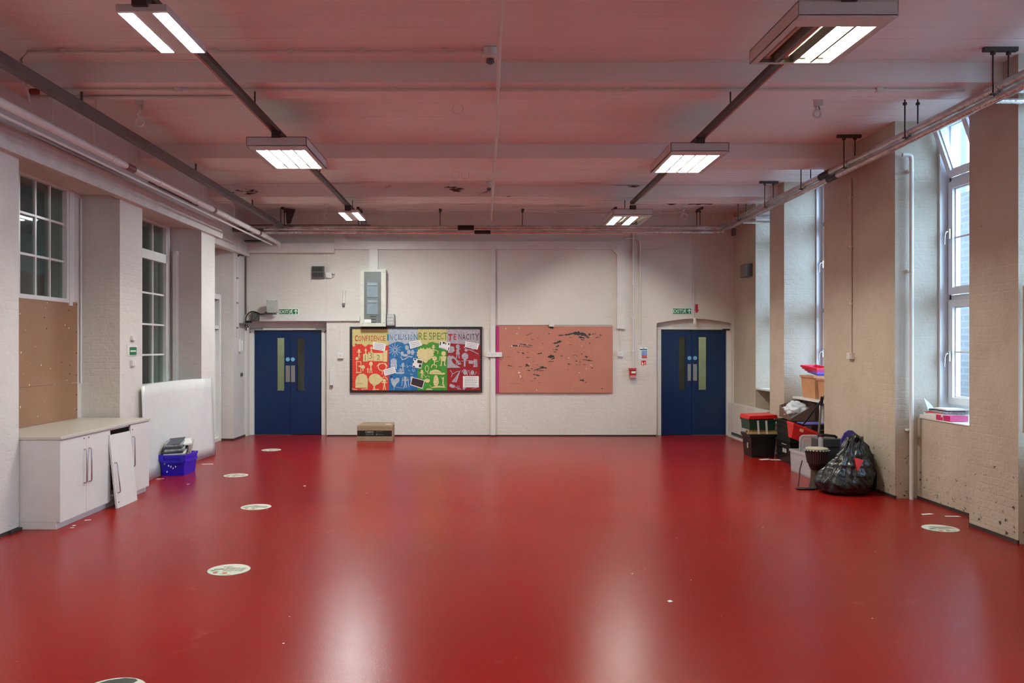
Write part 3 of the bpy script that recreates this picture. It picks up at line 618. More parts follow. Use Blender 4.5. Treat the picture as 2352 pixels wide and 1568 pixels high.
# hardboard panel under the left window
r = root('pin_board', (XQ+.01, 8.35, .85), 'brown hardboard panel fixed under the nearer left window, above the worktop', 'board')
build('board', MB().box(XQ+.002, XQ+.014, 7.40, 9.30, .852, 1.26).box(XQ+.002, XQ+.014, 7.40, 9.30, 1.264, 2.185), M['mdf'], r)
q = MB()
for i in range(46):
    y = random.uniform(7.5, 9.28); z = random.uniform(.9, 2.15); a = random.uniform(.003,.012); b = a*random.uniform(.6,2)
    q.box(XQ+.014, XQ+.016, y, y+a, z, z+b)
build('torn_paper', q, M['paper'], r, kind='stuff')
q = MB()
for z in (2.16, 1.85, 1.6, 1.35, 1.12, .95): q.cyl((XQ+.014, 9.28, z), (XQ+.017, 9.28, z), .008, 8)
for i in range(9): y = random.uniform(7.6, 9.2); z = random.uniform(.95, 2.1); q.cyl((XQ+.014, y, z), (XQ+.017, y, z), .007, 8)
build('screws', q, M['black'], r, kind='stuff')
build('tan_board', MB().box(4.56, 4.60, 5.46, 6.81, .95, 2.19), mat('tan_board_paint', (176,156,138), .6), None, 'tan board filling the lower part of the nearest window bay, right edge', 'board')

# blue crate full of papers
r = root('storage_crate', (-4.03, 10.66, 0), 'bright blue plastic crate full of papers, standing by the white sheet', 'crate')
BLUE = mat('blue_plastic', (38,22,190), .35)
b = MB().tub(-4.20, -3.86, 10.43, 10.90, 0, .27, .03, .01, .008)
b.box(-4.185,-3.875,10.425,10.44,.17,.20).box(-3.873,-3.862,10.44,10.89,.17,.20)
build('tub', b, BLUE, r)
for xa in (-4.205, -3.925): build('corner_clip', MB().box(xa, xa+.07, 10.415, 10.435, .19, .272), BLUE, r)
q = MB()
for a_, z_ in ((-4.08,.13),(-4.02,.10),(-4.1,.05),(-3.99,.12),(-4.05,.12),(-4.13,.16)): q.prism([(a_+.007*random.uniform(.4,1)*math.cos(t), 10.434, z_+.016*random.uniform(.3,1)*math.sin(t)) for t in [2*PI*i/9 for i in range(9)]], (0,.02,0))
build('paint_spots', q, M['paper'], r, kind='stuff')
GM = [mat('newsprint', (170,172,172), .6, vs=40, var=.5), mat('slate_cover', (72,78,90), .5, vs=20, var=.4), M['paper'], mat('cream_paper', (196,186,165), .6, vs=30, var=.3)]
def sheet(name, cx, cy, cz, wx, wy, th, rx, ry, rz, m, lab, cat, grp=None, par=None):
    T = Matrix.Translation((cx,cy,cz)) @ Matrix.Rotation(rz,4,'Z') @ Matrix.Rotation(rx,4,'X') @ Matrix.Rotation(ry,4,'Y')
    return build(name, MB().box(-wx/2,wx/2,-wy/2,wy/2,0,th,T), m, par, lab, cat, grp)
PG = 'papers heaped in the blue crate'
labs = ['cream papers lowest in the blue crate', 'pale bundle standing at the right end of the blue crate', 'grey newspaper under the folders in the blue crate', 'white card lowest of the flat pile on the blue crate', 'slate folder lower in the pile on the blue crate',
        'grey folder in the middle of the pile on the blue crate', 'slate folder upper in the pile on the blue crate', 'white paper sticking out right of the pile on the blue crate', 'grey folder topmost on the blue crate', 'thin slate folder lying across the top of the blue crate']
spec = [(-4.03,10.67,.20,.28,.40,.05,0,0,.05,3),(-3.94,10.80,.24,.03,.26,.17,.3,.2,.2,3),(-4.05,10.62,.262,.26,.33,.03,.12,-.05,.15,0),(-4.05,10.63,.30,.27,.36,.012,.16,-.06,.2,2),(-4.06,10.62,.318,.26,.34,.022,.16,-.06,.15,1),
        (-4.06,10.63,.345,.25,.33,.02,.17,-.08,.3,0),(-4.07,10.64,.370,.25,.32,.02,.18,-.06,.1,1),(-4.00,10.73,.392,.22,.26,.02,.16,-.10,.4,2),(-4.07,10.62,.394,.22,.24,.018,.2,-.05,.2,0),(-4.08,10.66,.418,.2,.3,.008,.2,-.1,.1,1)]
for sp_, lb in zip(spec, labs):
    sheet('paper_bundle' if sp_[9] in (2,3) else 'folder', *sp_[:9], GM[sp_[9]], lb, 'papers', PG)
# scraps on the floor
def scrap(px, py, w_, d_, a, lab):
    Y = F*H/(py-CY); X = ix(px, Y); T = Matrix.Translation((X,Y,.001)) @ Matrix.Rotation(a,4,'Z')
    build('paper_scrap', MB().prism([T@Vector(p) for p in ((-w_/2,-d_/2,0),(w_/2,-d_/3,0),(w_/2*.8,d_/2,0),(-w_/2*.9,d_/2*.7,0))], (0,0,.003)), M['paper'], None, lab, 'paper', 'paper scraps on the red floor')
for s_ in ((477,1066,.16,.05,.1,'long white paper sliver on the floor right of the blue crate'),(365,1100,.06,.03,0,'white paper scrap in front of the blue crate, left one'),(374,1099,.03,.02,.3,'small white paper scrap in front of the blue crate, right one'),
           (202,1194.5,.06,.03,.4,'white paper scrap on the floor below the loose cupboard door'),(166,1212,.035,.02,.2,'paper scrap nearest the plinth corner of the near cupboard'),(170,1207,.03,.03,.9,'second paper scrap by the plinth of the near cupboard'),
           (432,1112,.03,.02,.5,'tiny scrap below the blue crate towards the floor stickers'),(700,1116,.03,.03,.1,'tiny pale scrap on the floor below the left blue doors'),(2130,1181,.13,.05,.2,'pale paper scrap on the floor left of the right window recess'),(2188,1186,.15,.04,-.1,'pale paper scrap on the floor against the right window recess'),
           (1539,1381,.03,.03,.4,'small white chip on the open floor right of centre'),(1757,1055,.18,.10,.2,'grey paper lying at the foot of the black tub'),(1782,1056,.16,.08,-.2,'grey paper lying between the black tub and the black crates')):
    scrap(*s_)
# round floor stickers
STK = mat('sticker_vinyl', (206,212,196), .4, vs=12, var=.12)
def sticker(px, py, rz, lab, dark=False):
    Y = F*H/(py-CY); X = ix(px, Y); r = root('floor_sticker', (X, Y, 0), lab, 'floor sticker', 'round stickers on the floor'); R = .155
    T = Matrix.Translation((X,Y,0)) @ Matrix.Rotation(rz,4,'Z')
    build('edge', MB().lathe([(R+.004,.0),(R+.003,.0008)], (X,Y,.0002), 40), mat('sticker_edge', (90,50,40), .5), r)
    build('disc', MB().lathe([(R,.0005),(R-.001,.0016)], (X,Y,.0004), 40), STK, r)
    def pr(name, polys, m):
        q = MB()
        for pts in polys: q.prism([T@Vector((a*R,b*R,.002)) for a, b in pts], (0,0,.0006))
        build(name, q, m, r)
    ln = []
    for k in range(5):
        yy = .28-.13*k; ln += [[(x0,yy),(x0+w_,yy),(x0+w_,yy+.07),(x0,yy+.07)] for x0, w_ in ((-.22,.2),(.0,.28),(.32,.16),(.52,.24))]
    pr('lettering', ln, mat('sticker_text', (140,122,104), .5))
    pr('apple_print', [circ(-.42,-.62,.13,.12,12), circ(.05,-.60,.13,.1,12)], mat('sticker_red', (190,50,48), .5))
    pr('leaf_print', [circ(-.55,-.35,.22,.1,12), [(-.2,-.35),(.3,-.42),(.3,-.37),(-.2,-.3)], circ(.15,-.8,.3,.06,12)], mat('sticker_leaf', (140,170,110), .5))
    pr('branch_print', [[(-.75,0),(-.35,.12),(-.2,.05),(-.3,-.05),(-.7,-.12)], [(-.45,.42),(-.05,.55),(-.05,.48),(-.4,.35)], [(-.9,-.2),(-.6,-.15),(-.7,-.28)]], mat('sticker_dark', (84,84,66), .5))
    if dark: pr('worn_patch', [[(-.75,.45),(-.55,.72),(-.1,.95),(.25,.93),(.42,.8),(.35,.5),(.1,.55),(-.1,.35),(-.4,.42),(-.6,.2)]], mat('sticker_worn', (52,58,46), .6))
sticker(526, 1308, -.1, 'round white floor sticker, largest whole one, left foreground')
sticker(588, 1164, -.1, 'round white floor sticker level with the loose cupboard door')
sticker(542, 1091.5, -.1, 'round white floor sticker level with the blue crate')
sticker(623, 1033, 0, 'round white floor sticker furthest away, before the left blue doors')
sticker(257, 1586, -.1, 'round white floor sticker cut by the bottom edge, with a dark patch', True)
sticker(2160, 1213, .1, 'round white floor sticker near the right window recess')
# ------------------------------------------------------------------ things on the back wall
def part(name, x0, x1, y0, y1, Yf, Yb, m, par, **kw):
    q = MB(); pb(q, x0, x1, y0, y1, Yf, Yb); return build(name, q, M[m] if isinstance(m, str) else m, par, **kw)
def solo(name, x0, x1, y0, y1, Yf, m, lab, cat, Yb=YB, **kw): return part(name, x0, x1, y0, y1, Yf, Yb, m, None, label=lab, cat=cat, **kw)
def rt(name, px, py, lab, cat, group=None, Y=YB): return root(name, (ix(px,Y), Y, iz(py,Y)), lab, cat, group)
# trunking
q = MB(); pb(q, 563, 767, 557.5, 580, 14.98, YB); build('cable_trunking', q, M['trunk'], None, 'thick white trunking high on the back wall, left section', 'trunking', bevel=.004)
q = MB(); pb(q, 768, 1435, 553.5, 572, 15.04, YB); pb(q, 768, 789, 535, 553.5, 15.04, YB); poly(q, [(789,541),(801,553.6),(789,553.6)], 15.04, .06); poly(q, [(1405,572),(1417,572),(1417,585)], 15.04, .06); pb(q, 1417, 1435.5, 572, 755, 15.04, YB)
build('cable_trunking', q, M['trunk'], None, 'long white trunking across the back wall turning down at its right end', 'trunking')
solo('cable_trunking', 848, 868, 572, 618, 15.05, 'trunk', 'short white trunking dropping into the tall grey electric cabinet', 'trunking')
solo('cable_trunking', 1127, 1138, 572, 999, 15.06, 'trunk', 'narrow white trunking running down between the two display boards', 'trunking')
solo('cable_trunking', 596, 826, 727, 737, 15.05, 'trunk', 'white trunking above the left blue doors', 'trunking')
def wconduit(pts, r, lab, clips=(), m='trunk', Y=YB):
    P3 = [(ix(a,Y), Y-r-.004, iz(b,Y)) for a, b in pts]
    conduit(P3, r, lab, m, [(ix(a,Y), Y-r-.002, iz(b,Y)) for a, b in clips], ax='W')
wconduit([(1454,502),(1454,845)], .020, 'white conduit on the back wall running down to the red call point', [(1454,b) for b in (534,584,653,730,806)])
wconduit([(1436,547),(1462,547),(1469,553),(1470,562),(1470,789)], .016, 'white conduit bending down beside the fire notice')
wconduit([(1593,534),(1593,733)], .011, 'thin conduit dropping to the lamp holder over the right blue doors', [(1593,b) for b in (538,613,694)])
wconduit([(1436,573.5),(1692,574)], .004, 'thin wire tacked along the back wall above the right blue doors')
wconduit([(781,738),(781,808)], .007, 'thin white conduit between the left doors and the painted display board', [(781,b) for b in (755,794)])
wconduit([(782,738),(786,735.5),(806,736),(814,738.5),(826,739)], .008, 'grey cable looping into the bottom of the electric cabinet')
wconduit([(1424,757),(1424,808)], .010, 'short white conduit below the trunking right of the pink board')
wconduit([(753.5,582),(753.5,623)], .004, 'fine white cable above the small junction box'); wconduit([(753.5,640),(753.5,724)], .004, 'fine white cable below the small junction box')
wconduit([(565.5,584),(565.5,722)], .014, 'dark pipe down the back left corner', m='greytrunk')
def socket(x0, x1, y0, y1, lab, slots=2, d=.045):
    r = rt('socket', (x0+x1)/2, (y0+y1)/2, lab, 'socket'); part('back_box', x0+.4, x1-.4, y0+.4, y1-.4, YB-d+.01, YB, 'gloss', r, bevel=.002); f = part('face_plate', x0, x1, y0, y1, YB-d, YB-d+.01, 'gloss', r, bevel=.001)
    for k in range(slots):
        u = x0+(x1-x0)*(k+.5)/slots; part('switch', u-1, u+1, (y0+y1)/2-1.3, (y0+y1)/2+1.3, YB-d-.004, YB-d, 'grey', f)
socket(775.5, 788, 809, 823, 'white single socket left of the painted display board', 1, .05)
socket(1117.5, 1153, 808.5, 819.5, 'long white socket strip between the two display boards', 4, .075)
socket(1418.5, 1431, 807, 818.5, 'white single socket right of the pink board', 1, .06)
# exit signs
for (x0, x1, y0, y1, lab) in ((640,685,709,722,'green EXIT sign with running figure above the left blue doors'), (1544.5,1588.5,707.5,721.5,'green EXIT sign with running figure above the right blue doors')):
    r = rt('exit_sign', (x0+x1)/2, (y0+y1)/2, lab, 'exit sign', 'exit signs over the blue doors'); Y = YB-.012
    part('plate', x0, x1, y0, y1, Y, YB, 'signwhite', r); part('green_field', x0+.9, x1-.9, y0+.9, y1-.9, Y-.001, Y, 'green', r)
    text('lettering', 'EXIT', M['signwhite'], r, x0+2, x0+(x1-x0)*.5, y0+3, y1-3, Y-.002, .0008, .01)
    q = MB(); u = (x1-x0)/45; fx, fy = x0+29*u, (y0+y1)/2
    for p, w_ in ((((0,-2.5),(-.6,1)),2.0), (((-.6,1),(2,2),(2.4,4.8)),1.1), (((-.6,1),(-2.2,3),(-4.6,3.4)),1.1), (((0,-2),(-2.8,-2),(-3.6,.2)),.9), (((0,-2),(2.4,-.6),(3.6,-1.8)),.9)): stroke(q, [(fx+a*u, fy+b*u) for a, b in p], w_, Y-.002, .001)
    poly(q, circ(fx+1.2, fy-4.2, 1.1, n=10), Y-.002, .001); build('running_figure', q, M['signwhite'], r)
    q = MB(); ax_ = x0+39.5*u; stroke(q, [(ax_,fy+4.6),(ax_,fy-2)], 1.8, Y-.002, .001); stroke(q, [(ax_-3.2,fy-.6),(ax_,fy-4),(ax_+3.2,fy-.6)], 1.7, Y-.002, .001); build('arrow', q, M['signwhite'], r)
    part('divider', x0+23.6*u, x0+24.2*u, y0+1.5, y1-1.5, Y-.0015, Y, 'signwhite', r)
q = MB(); poly(q, [(1597,698.5),(1603,698.5),(1603,711),(1605.5,711),(1600,719.5),(1595.5,711),(1597,711)], YB-.006, .006)
build('arrow_sign', q, M['signred'], None, 'red arrow sign pointing down over the right blue doors', 'sign')
r = rt('lamp_holder', 1594, 736, 'white cone shaped lamp holder over the right blue doors', 'lamp holder')
build('holder', MB().lathe([(.014,.06),(.02,.05),(.034,-.02),(.026,-.05),(.02,-.06)], (ix(1594,YB), YB-.06, iz(738,YB)), 16), M['gloss'], r)
# fire notice, call point
r = rt('fire_notice', 1478, 811, 'white fire action notice with blue and red bands right of the pink board', 'notice'); Y = YB-.006
part('plate', 1468.5, 1487.5, 797.5, 824.3, Y, YB, 'signwhite', r)
def band(x0,x1,y0,y1,m,nm): part(nm, x0,x1,y0,y1, Y-.001, Y, m, r)
band(1469.5,1486.3,801,803.5,mat('notice_navy',(50,60,110),.5),'title_band')
for y_, m_ in ((805,'bluesign'),(808.6,'bluesign'),(812.2,'bluesign'),(816,'signred'),(819.8,'signred')): band(1473.5,1486.3,y_,y_+2.9,m_,'colour_band')
q = MB()
for y_ in (806.3,809.9,813.5,817.2,821): poly(q, circ(1471, y_, .8, n=8), Y-.001, .001)
poly(q, circ(1477.7, 799.2, 1, n=8), Y-.001, .001); build('pictograms', q, mat('notice_ink',(50,55,80),.5), r)
q = MB()
for y_ in (806.2,809.8,813.4): 
    for a in range(5): poly(q, [(1474.5+a*2.2,y_-.3),(1476+a*2.2,y_-.3),(1476+a*2.2,y_+.4),(1474.5+a*2.2,y_+.4)], Y-.002, .001)
build('lettering', q, M['signwhite'], r)
r = rt('call_point_sign', 1478, 832.5, 'small red fire alarm sign with white hand below the fire notice', 'sign')
part('plate', 1471.8, 1484.5, 827, 839, Y, YB, 'signwhite', r); part('red_field', 1472.4, 1483.9, 827.6, 838.4, Y-.001, Y, 'signred', r)
q = MB(); poly(q, [(1474.2,832),(1475.6,832),(1475.2,829),(1474.4,829)], Y-.002, .001); poly(q, [(1473.6,833),(1477.6,833),(1477.8,835),(1476.8,837.5),(1474.6,837.5)], Y-.002, .001); stroke(q, [(1481,831.5),(1481,837.3)], 1.6, Y-.002, .001); build('hand_print', q, M['signwhite'], r)
r = rt('fire_call_point', 1453.5, 856, 'red fire alarm call point box on the back wall right of the pink board', 'fire alarm')
part('box', 1447, 1461, 845, 867, 15.01, YB, mat('call_red',(175,30,32),.4), r, bevel=.006); part('lid', 1446, 1462, 845, 849.5, 14.99, YB, mat('call_red2',(190,60,60),.4), r, bevel=.003)
part('break_glass', 1450.5, 1460, 852.5, 857, 15.0, 15.01, 'signwhite', r); part('cover', 1447, 1461, 862, 868, 15.0, 15.01, mat('cover_pink',(190,140,138),.3), r)
# electric cabinet
r = rt('electric_cabinet', 856.5, 684, 'tall cream electric cabinet with grey panel above the painted display board', 'electric cabinet'); Y = 14.90
part('case', 827.5, 885.5, 618.5, 749, Y+.012, YB, mat('cabinet_cream',(196,194,178),.4), r, bevel=.005)
cr = mat('cabinet_frame',(206,205,190),.35); q = MB()
for bx_ in ((827,836,618,749.5),(875.5,886,618,749.5),(836,875.5,618,624),(836,875.5,741.5,749.5)): pb(q, *bx_, Y, Y+.012)
build('front_frame', q, cr, r)
g = part('inner_panel', 835.8, 875.7, 623.5, 741.8, Y+.008, Y+.011, mat('cabinet_grey',(108,112,108),.4), r)
bl = mat('breaker_blue',(128,144,150),.35)
for y0 in (645.5, 685):
    p = part('breaker_cover', 842.5, 868, y0, y0+37, Y-.004, Y+.008, bl, r, bevel=.003)
    part('label_strip', 844, 866, y0+10, y0+11.6, Y-.006, Y-.004, 'dgrey', p); part('top_strip', 843.5, 867, y0+1.2, y0+2.2, Y-.006, Y-.004, 'dgrey', p); part('white_label', 845, 865, y0+4.5, y0+8.5, Y-.005, Y-.004, mat('faded_label',(150,158,158),.5), p)
for y0 in (726, 732, 739.5): part('slot', 850 if y0 < 739 else 853, 863.5, y0, y0+1.6, Y+.006, Y+.008, 'black', r)
part('maker_label', 836.5, 852.5, 733, 741, Y+.004, Y+.008, 'paper', r)
for (a, b) in ((882.3,624.5),(882.3,741.5),(833,743.7)): part('screw', a-.8, a+.8, b-.8, b+.8, Y-.003, Y, 'black', r)
r = rt('time_switch_box', 896, 734, 'small grey box with rows of white lettering beside the electric cabinet', 'electric box')
part('box', 887.5, 905.5, 720.8, 747, 15.0, YB, mat('switch_grey',(170,168,166),.4), r, bevel=.003)
for k, (s_, y_) in enumerate((('LETH',723),('FRAA',730.5),('AGED',738))): text('lettering', s_, M['paper'], r, 889.5, 902.5, y_, y_+5, 14.998, .001, .01)
# small devices, left half
r = rt('vent_grille', 730, 624.5, 'square black slatted vent grille high on the back wall', 'vent'); part('frame', 716.5, 744, 611, 638.5, 15.03, YB, 'dgrey', r, bevel=.003)
for k in range(9): part('slat', 718+k*2.75, 719.2+k*2.75, 613, 636, 15.022, 15.03, 'black', r)
part('crossbar', 717, 743.5, 623.6, 625, 15.018, 15.03, 'mgrey', r)
r = rt('junction_box', 755, 632, 'small white junction box with cables beside the black vent', 'junction box'); part('box', 748, 761.5, 625.5, 638, 15.04, YB, 'gloss', r, bevel=.003)
for k in range(3): build('cable', MB().tube([(ix(750+k*3,YB),15.07,iz(625,YB)),(ix(750.5+k*2.6,YB),15.08,iz(615,YB)),(ix(753+k,YB),15.085,iz(609,YB))], .004, 6), M['trunk'], r)
for y_ in (628,633): part('cable_gland', 761.5, 768, y_, y_+1.6, 15.05, 15.07, 'grey', r)
r = rt('wall_sensor', 791, 683, 'white and grey tube shaped sensor hung on the back wall', 'sensor'); T = Matrix.Translation((ix(791,YB), 15.06, iz(684,YB))) @ Matrix.Rotation(.07, 4, 'Y')
build('body', MB().cyl((0,0,-.10),(0,0,.135), .030, 14, T), M['trunk'], r); build('tip', MB().cyl((0,0,-.145),(0,0,-.10), .026, 14, T), M['mgrey'], r)
r = rt('flood_lamp', 624, 704, 'grey white square box lamp on a bracket above the left blue doors', 'lamp'); part('box', 612, 636.5, 689.5, 718, 14.86, 14.93, 'grey', r, bevel=.004)
part('bracket', 617, 631, 694, 714, 14.93, YB, 'grey', r)
for a in (613,635.5):
    for b in (690.5,717): part('screw', a-.7, a+.7, b-.7, b+.7, 14.857, 14.86, 'black', r)
build('lens', MB().prism([(ix(606,14.95),15.0,iz(722,15)),(ix(634,14.95),15.0,iz(722,15)),(ix(634,14.9),14.88,iz(719,14.9)),(ix(608,14.9),14.88,iz(719,14.9))], (0,0,.012)), M['dgrey'], r)
r = rt('entry_reader', 760, 868, 'slim white door reader box at the right of the left blue doors', 'reader'); part('box', 757, 764.5, 850.5, 886, 15.05, YB, 'gloss', r, bevel=.004); part('tip', 757.5, 764, 884, 887, 15.045, 15.05, 'mgrey', r)
# cables in the left corner
def cab(pts, r_, m, lab, Y=15.0): build('cable', MB().tube([(ix(a,Y), Y+dy, iz(b,Y)) for a, b, dy in pts], r_, 8), M[m], None, lab, 'cable')
build('cable', MB().tube([(-4.1,15.0,3.645),(-4.43,15.0,3.645),(-4.45,15.0,3.62),(-4.452,15.0,3.40),(-4.452,14.98,3.37),(-4.452,14.66,3.34),(-4.452,14.64,3.31)], .012, 8), M['black'], None, 'black cable stepping down the back left corner near the ceiling', 'cable')
arc = [(581-17*math.cos(a), 737-22*math.sin(a)*1.0, 0) for a in [PI*.5*i/8 for i in range(9)]]
cab([(564,741,0)]+arc+[(590,717,0),(597,721.5,0),(606,721,.0),(612,716.5,0)], .011, 'black', 'thick black cable looping to the box lamp over the left blue doors')
cab([(593,722,0),(587,731,0),(581,736.5,0),(577.5,735,0),(578,730,0),(581,726,0)], .005, 'black', 'thin dark cable loop under the thick black cable')
cab([(562,744,0),(563,754,0),(565,758.5,0),(567,751,0),(570,752,0),(569,747,0),(562,746,0),(565,752,0)], .006, 'black', 'tangle of thin dark cable at the back left corner')
build('cable_duct', MB().box(ix(578,15.05), ix(594,15.05), 15.02, YB, iz(737,15), iz(717,15)), M['dgrey'], None, 'dark grey box with round knob over the left corner of the left doors', 'junction box', bevel=.004)
build('cable_tray', MB().box(-4.465,-4.37,14.72,15.04,2.085,2.105), M['zinc'], None, 'short zinc cable tray in the back left corner', 'cable tray')
solo('cable_clamp', 564, 574.5, 736, 741, 14.98, 'black', 'black clamp at the foot of the thick cable loop', 'clamp')
r = root('alarm_conduit', (-4.45, 14.6, 2.5), 'thin conduit with clips on the last left pier', 'conduit')
build('tube', MB().tube([(-4.46,14.6,1.85),(-4.46,14.6,3.28),(-4.455,14.75,3.36),(-4.455,14.95,3.36)], .012, 8), M['trunk'], r)
for z_ in (2.0, 2.45, 2.9): build('clip', MB().box(-4.47,-4.44,14.575,14.625,z_,z_+.03), M['zinc'], r)
r = root('wall_phone', (-4.45, 14.75, 1.68), 'white intercom handset on the last left pier beside the doors', 'intercom'); build('body', MB().box(-4.47,-4.43,14.70,14.78,1.58,1.81), M['gloss'], r, bevel=.006); build('handset', MB().box(-4.43,-4.40,14.72,14.76,1.60,1.79), M['gloss'], r, bevel=.01)
build('key_switch', MB().cyl((-4.47,14.85,1.16),(-4.44,14.85,1.16), .035, 16), M['dgrey'], None, 'small round dark switch below the intercom on the last left pier', 'switch')
r = root('call_sign', (XL, 9.75, 1.63), 'small green and white sign on the left pier between the windows', 'sign'); z0 = 1.585
build('plate', MB().box(XL, XL+.008, 9.60, 9.88, z0-.02, z0+.115), M['trunk'], r); build('green_field', MB().box(XL+.008, XL+.011, 9.66, 9.85, z0-.01, z0+.085), M['green'], r); build('lettering', MB().box(XL+.011, XL+.012, 9.675, 9.83, z0+.03, z0+.045), M['signwhite'], r)
r = root('wall_switch', (XL, 9.75, 1.46), 'white switch box on the left pier just below the green sign', 'switch'); build('box', MB().box(XL, XL+.03, 9.70, 9.79, 1.44, 1.51), M['trunk'], r, bevel=.003); build('lever', MB().box(XL+.03, XL+.035, 9.735, 9.755, 1.46, 1.49), M['gloss'], r)
build('bell_push', MB().box(XL, XL+.03, 9.70, 9.80, 1.75, 1.80), M['trunk'], None, 'small white push button box above the green sign', 'switch', bevel=.003)
build('pier_conduit', MB().tube([(XQ+.02,9.37,1.25),(XQ+.02,9.37,3.4)], .012, 8), M['trunk'], None, 'white conduit in the corner of the nearer left recess', 'conduit')
build('edge_strip', MB().box(-4.62,-4.56,11.98,12.06,.9,3.1), M['gloss'], None, 'pale upright strip in the corner beyond the further left window', 'trim')
# cardboard box
r = root('cardboard_box', (ix(863,14.6), 14.75, 0), 'brown cardboard box with black printed band on the floor at the back wall', 'cardboard box'); Yc = F*H/(1013-CY)
q = MB(); x0, x1 = ix(820,Yc), ix(902,Yc); zt = iz(978,Yc); q.box(x0, x1, Yc, Yc+.30, 0, zt); build('carton', q, M['card'], r, bevel=.004)
q = MB().prism([(x0,Yc+.02,zt),(x1,Yc+.02,zt),(x1,Yc+.30,zt+.035),(x0+.08,Yc+.30,zt+.035)], (0,0,.006)); build('lid_flap', q, M['card'], r)
part('printed_band', 821, 900, 988.5, 1001.5, Yc-.002, Yc, 'black', r)
text('lettering', 'CIMPO', M['grey'], r, 839, 858, 990, 994, Yc-.003, .0006, .01); text('lettering', 'HAESTEM', M['mgrey'], r, 840, 857.5, 995.8, 998.8, Yc-.003, .0006, .01)
q = MB(); stroke(q, [(864,991.5),(878,991)], .8, Yc-.003, .001); stroke(q, [(868,997),(881,998)], .8, Yc-.003, .001); poly(q, circ(865.3,997.5,1.8,n=12), Yc-.003, .001); build('logo_print', q, M['mgrey'], r)
build('tape', MB().box(ix(884,Yc), ix(897,Yc), Yc+.08, Yc+.13, zt+.018, zt+.022), M['paper'], r)
# boxes at the right corner
r = root('alarm_box', (4.64, 14.2, 3.0), 'grey metal box on the side wall of the back right corner', 'electric box'); build('case', MB().box(4.58,4.70,14.05,14.36,2.90,3.13), M['mgrey'], r, bevel=.004); build('cover', MB().box(4.60,4.69,14.04,14.05,2.91,3.12), M['dgrey'], r)
solo('small_box', 1684, 1698, 524, 540, 14.98, 'mgrey', 'small dark grey box under the pipes at the back right corner', 'electric box', bevel=.004)
r = rt('corner_sensor', 1695, 706, 'small cream sensor in the corner right of the right doors', 'sensor'); part('body', 1691, 1699, 699.5, 712.5, 15.04, YB, 'trunk', r, bevel=.004); part('lens', 1693, 1697, 703, 709, 15.035, 15.04, 'grey', r)
r = root('pipe_casing', (4.64, 14, 0), 'low white boxed casing with dark vent grille right of the right doors', 'casing')
build('panel', MB().box(4.58,4.69,13.0,15.05,.10,.63), M['plaster'], r, bevel=.003); build('bottom_rail', MB().box(4.57,4.69,13.0,15.05,0,.03), M['plaster'], r); build('grille', MB().box(4.62,4.66,13.05,15.0,.03,.10), M['dgrey'], r)
build('window_board', MB().box(4.70,5.02,12.80,13.89,.935,.965), M['gloss'], None, 'white window board below the furthest right window', 'shelf', bevel=.004)
# things on the piers of the right wall
r = root('cable_conduit', (4.54, 10.0, 2.4), 'thin conduit dropping to the socket on the wide right pier', 'conduit'); build('tube', MB().tube([(4.54,9.93,1.60),(4.54,9.93,3.75)], .009, 8), M['wall_right'], r)
for z_ in (2.2, 2.9, 3.5): build('clip', MB().box(4.52,4.55,9.91,9.95,z_,z_+.02), M['trunk'], r)
r = root('socket', (4.53, 9.93, 1.55), 'small cream socket at the foot of the conduit on the wide right pier', 'socket'); build('back_box', MB().box(4.51,4.55,9.87,9.99,1.52,1.60), M['trunk'], r, bevel=.003); build('face_plate', MB().box(4.50,4.51,9.88,9.98,1.525,1.595), M['trunk'], r)
r = root('white_pipe', (4.70, 8.84, 1.9), 'slim white vertical pipe in the nearest right window recess', 'pipe')
build('pipe', MB().tube([(4.60,8.84,3.78),(4.67,8.84,3.78),(4.695,8.84,3.76),(4.70,8.84,3.72),(4.70,8.84,.0)], .022, 10), M['gloss'], r)
for z_ in (.75, 2.5, 3.6): build('bracket', MB().box(4.66,4.73,8.84,8.90,z_,z_+.02), M['gloss'], r)
# papers on the near right sill
SP = [('white paper block lowest on the right window sill', 2, 4.93,8.62,.902,.28,.42,.035,.05), ('white papers second in the stack on the right sill', 2, 4.94,8.60,.938,.27,.40,.03,-.05), ('pink and red booklet near the front of the right sill', 'P', 4.90,8.42,.905,.20,.22,.055,.1),
      ('red folded card in the sill paper stack', 'R', 4.93,8.60,.969,.24,.36,.006,.12), ('grey magazine in the sill paper stack', 0, 4.95,8.58,.976,.24,.36,.018,-.1), ('black covered notebook in the sill paper stack', 'K', 4.97,8.60,.995,.22,.32,.010,.15), ('white magazine topmost on the right sill', 2, 4.97,8.54,1.006,.24,.3,.014,-.1)]
for lb, mm, x,y,z,wx,wy,th,rz in SP:
    m_ = {'P': mat('pink_cover',(205,40,110),.4), 'R': mat('red_card',(200,20,45),.4), 'K': M['black']}.get(mm) or GM[mm]
    sheet('booklet' if mm in ('P','K') else 'paper_stack', x,y,z,wx,wy,th,0,0,rz,m_,lb,'papers','papers on the nearest right window sill')
build('curled_sheet', MB().prism([(4.86,8.80,.975),(4.93,8.80,.99),(4.90,8.84,1.05),(4.84,8.86,1.11)], (.004,-.004,.002)), M['paper'], None, 'curled white sheet standing at the left end of the sill papers', 'papers')
build('sill_cloth', MB().box(4.79,5.12,7.6,8.86,.888,.901), M['gloss'], None, 'white painted ledge capping the nearest right window sill', 'ledge', bevel=.006)
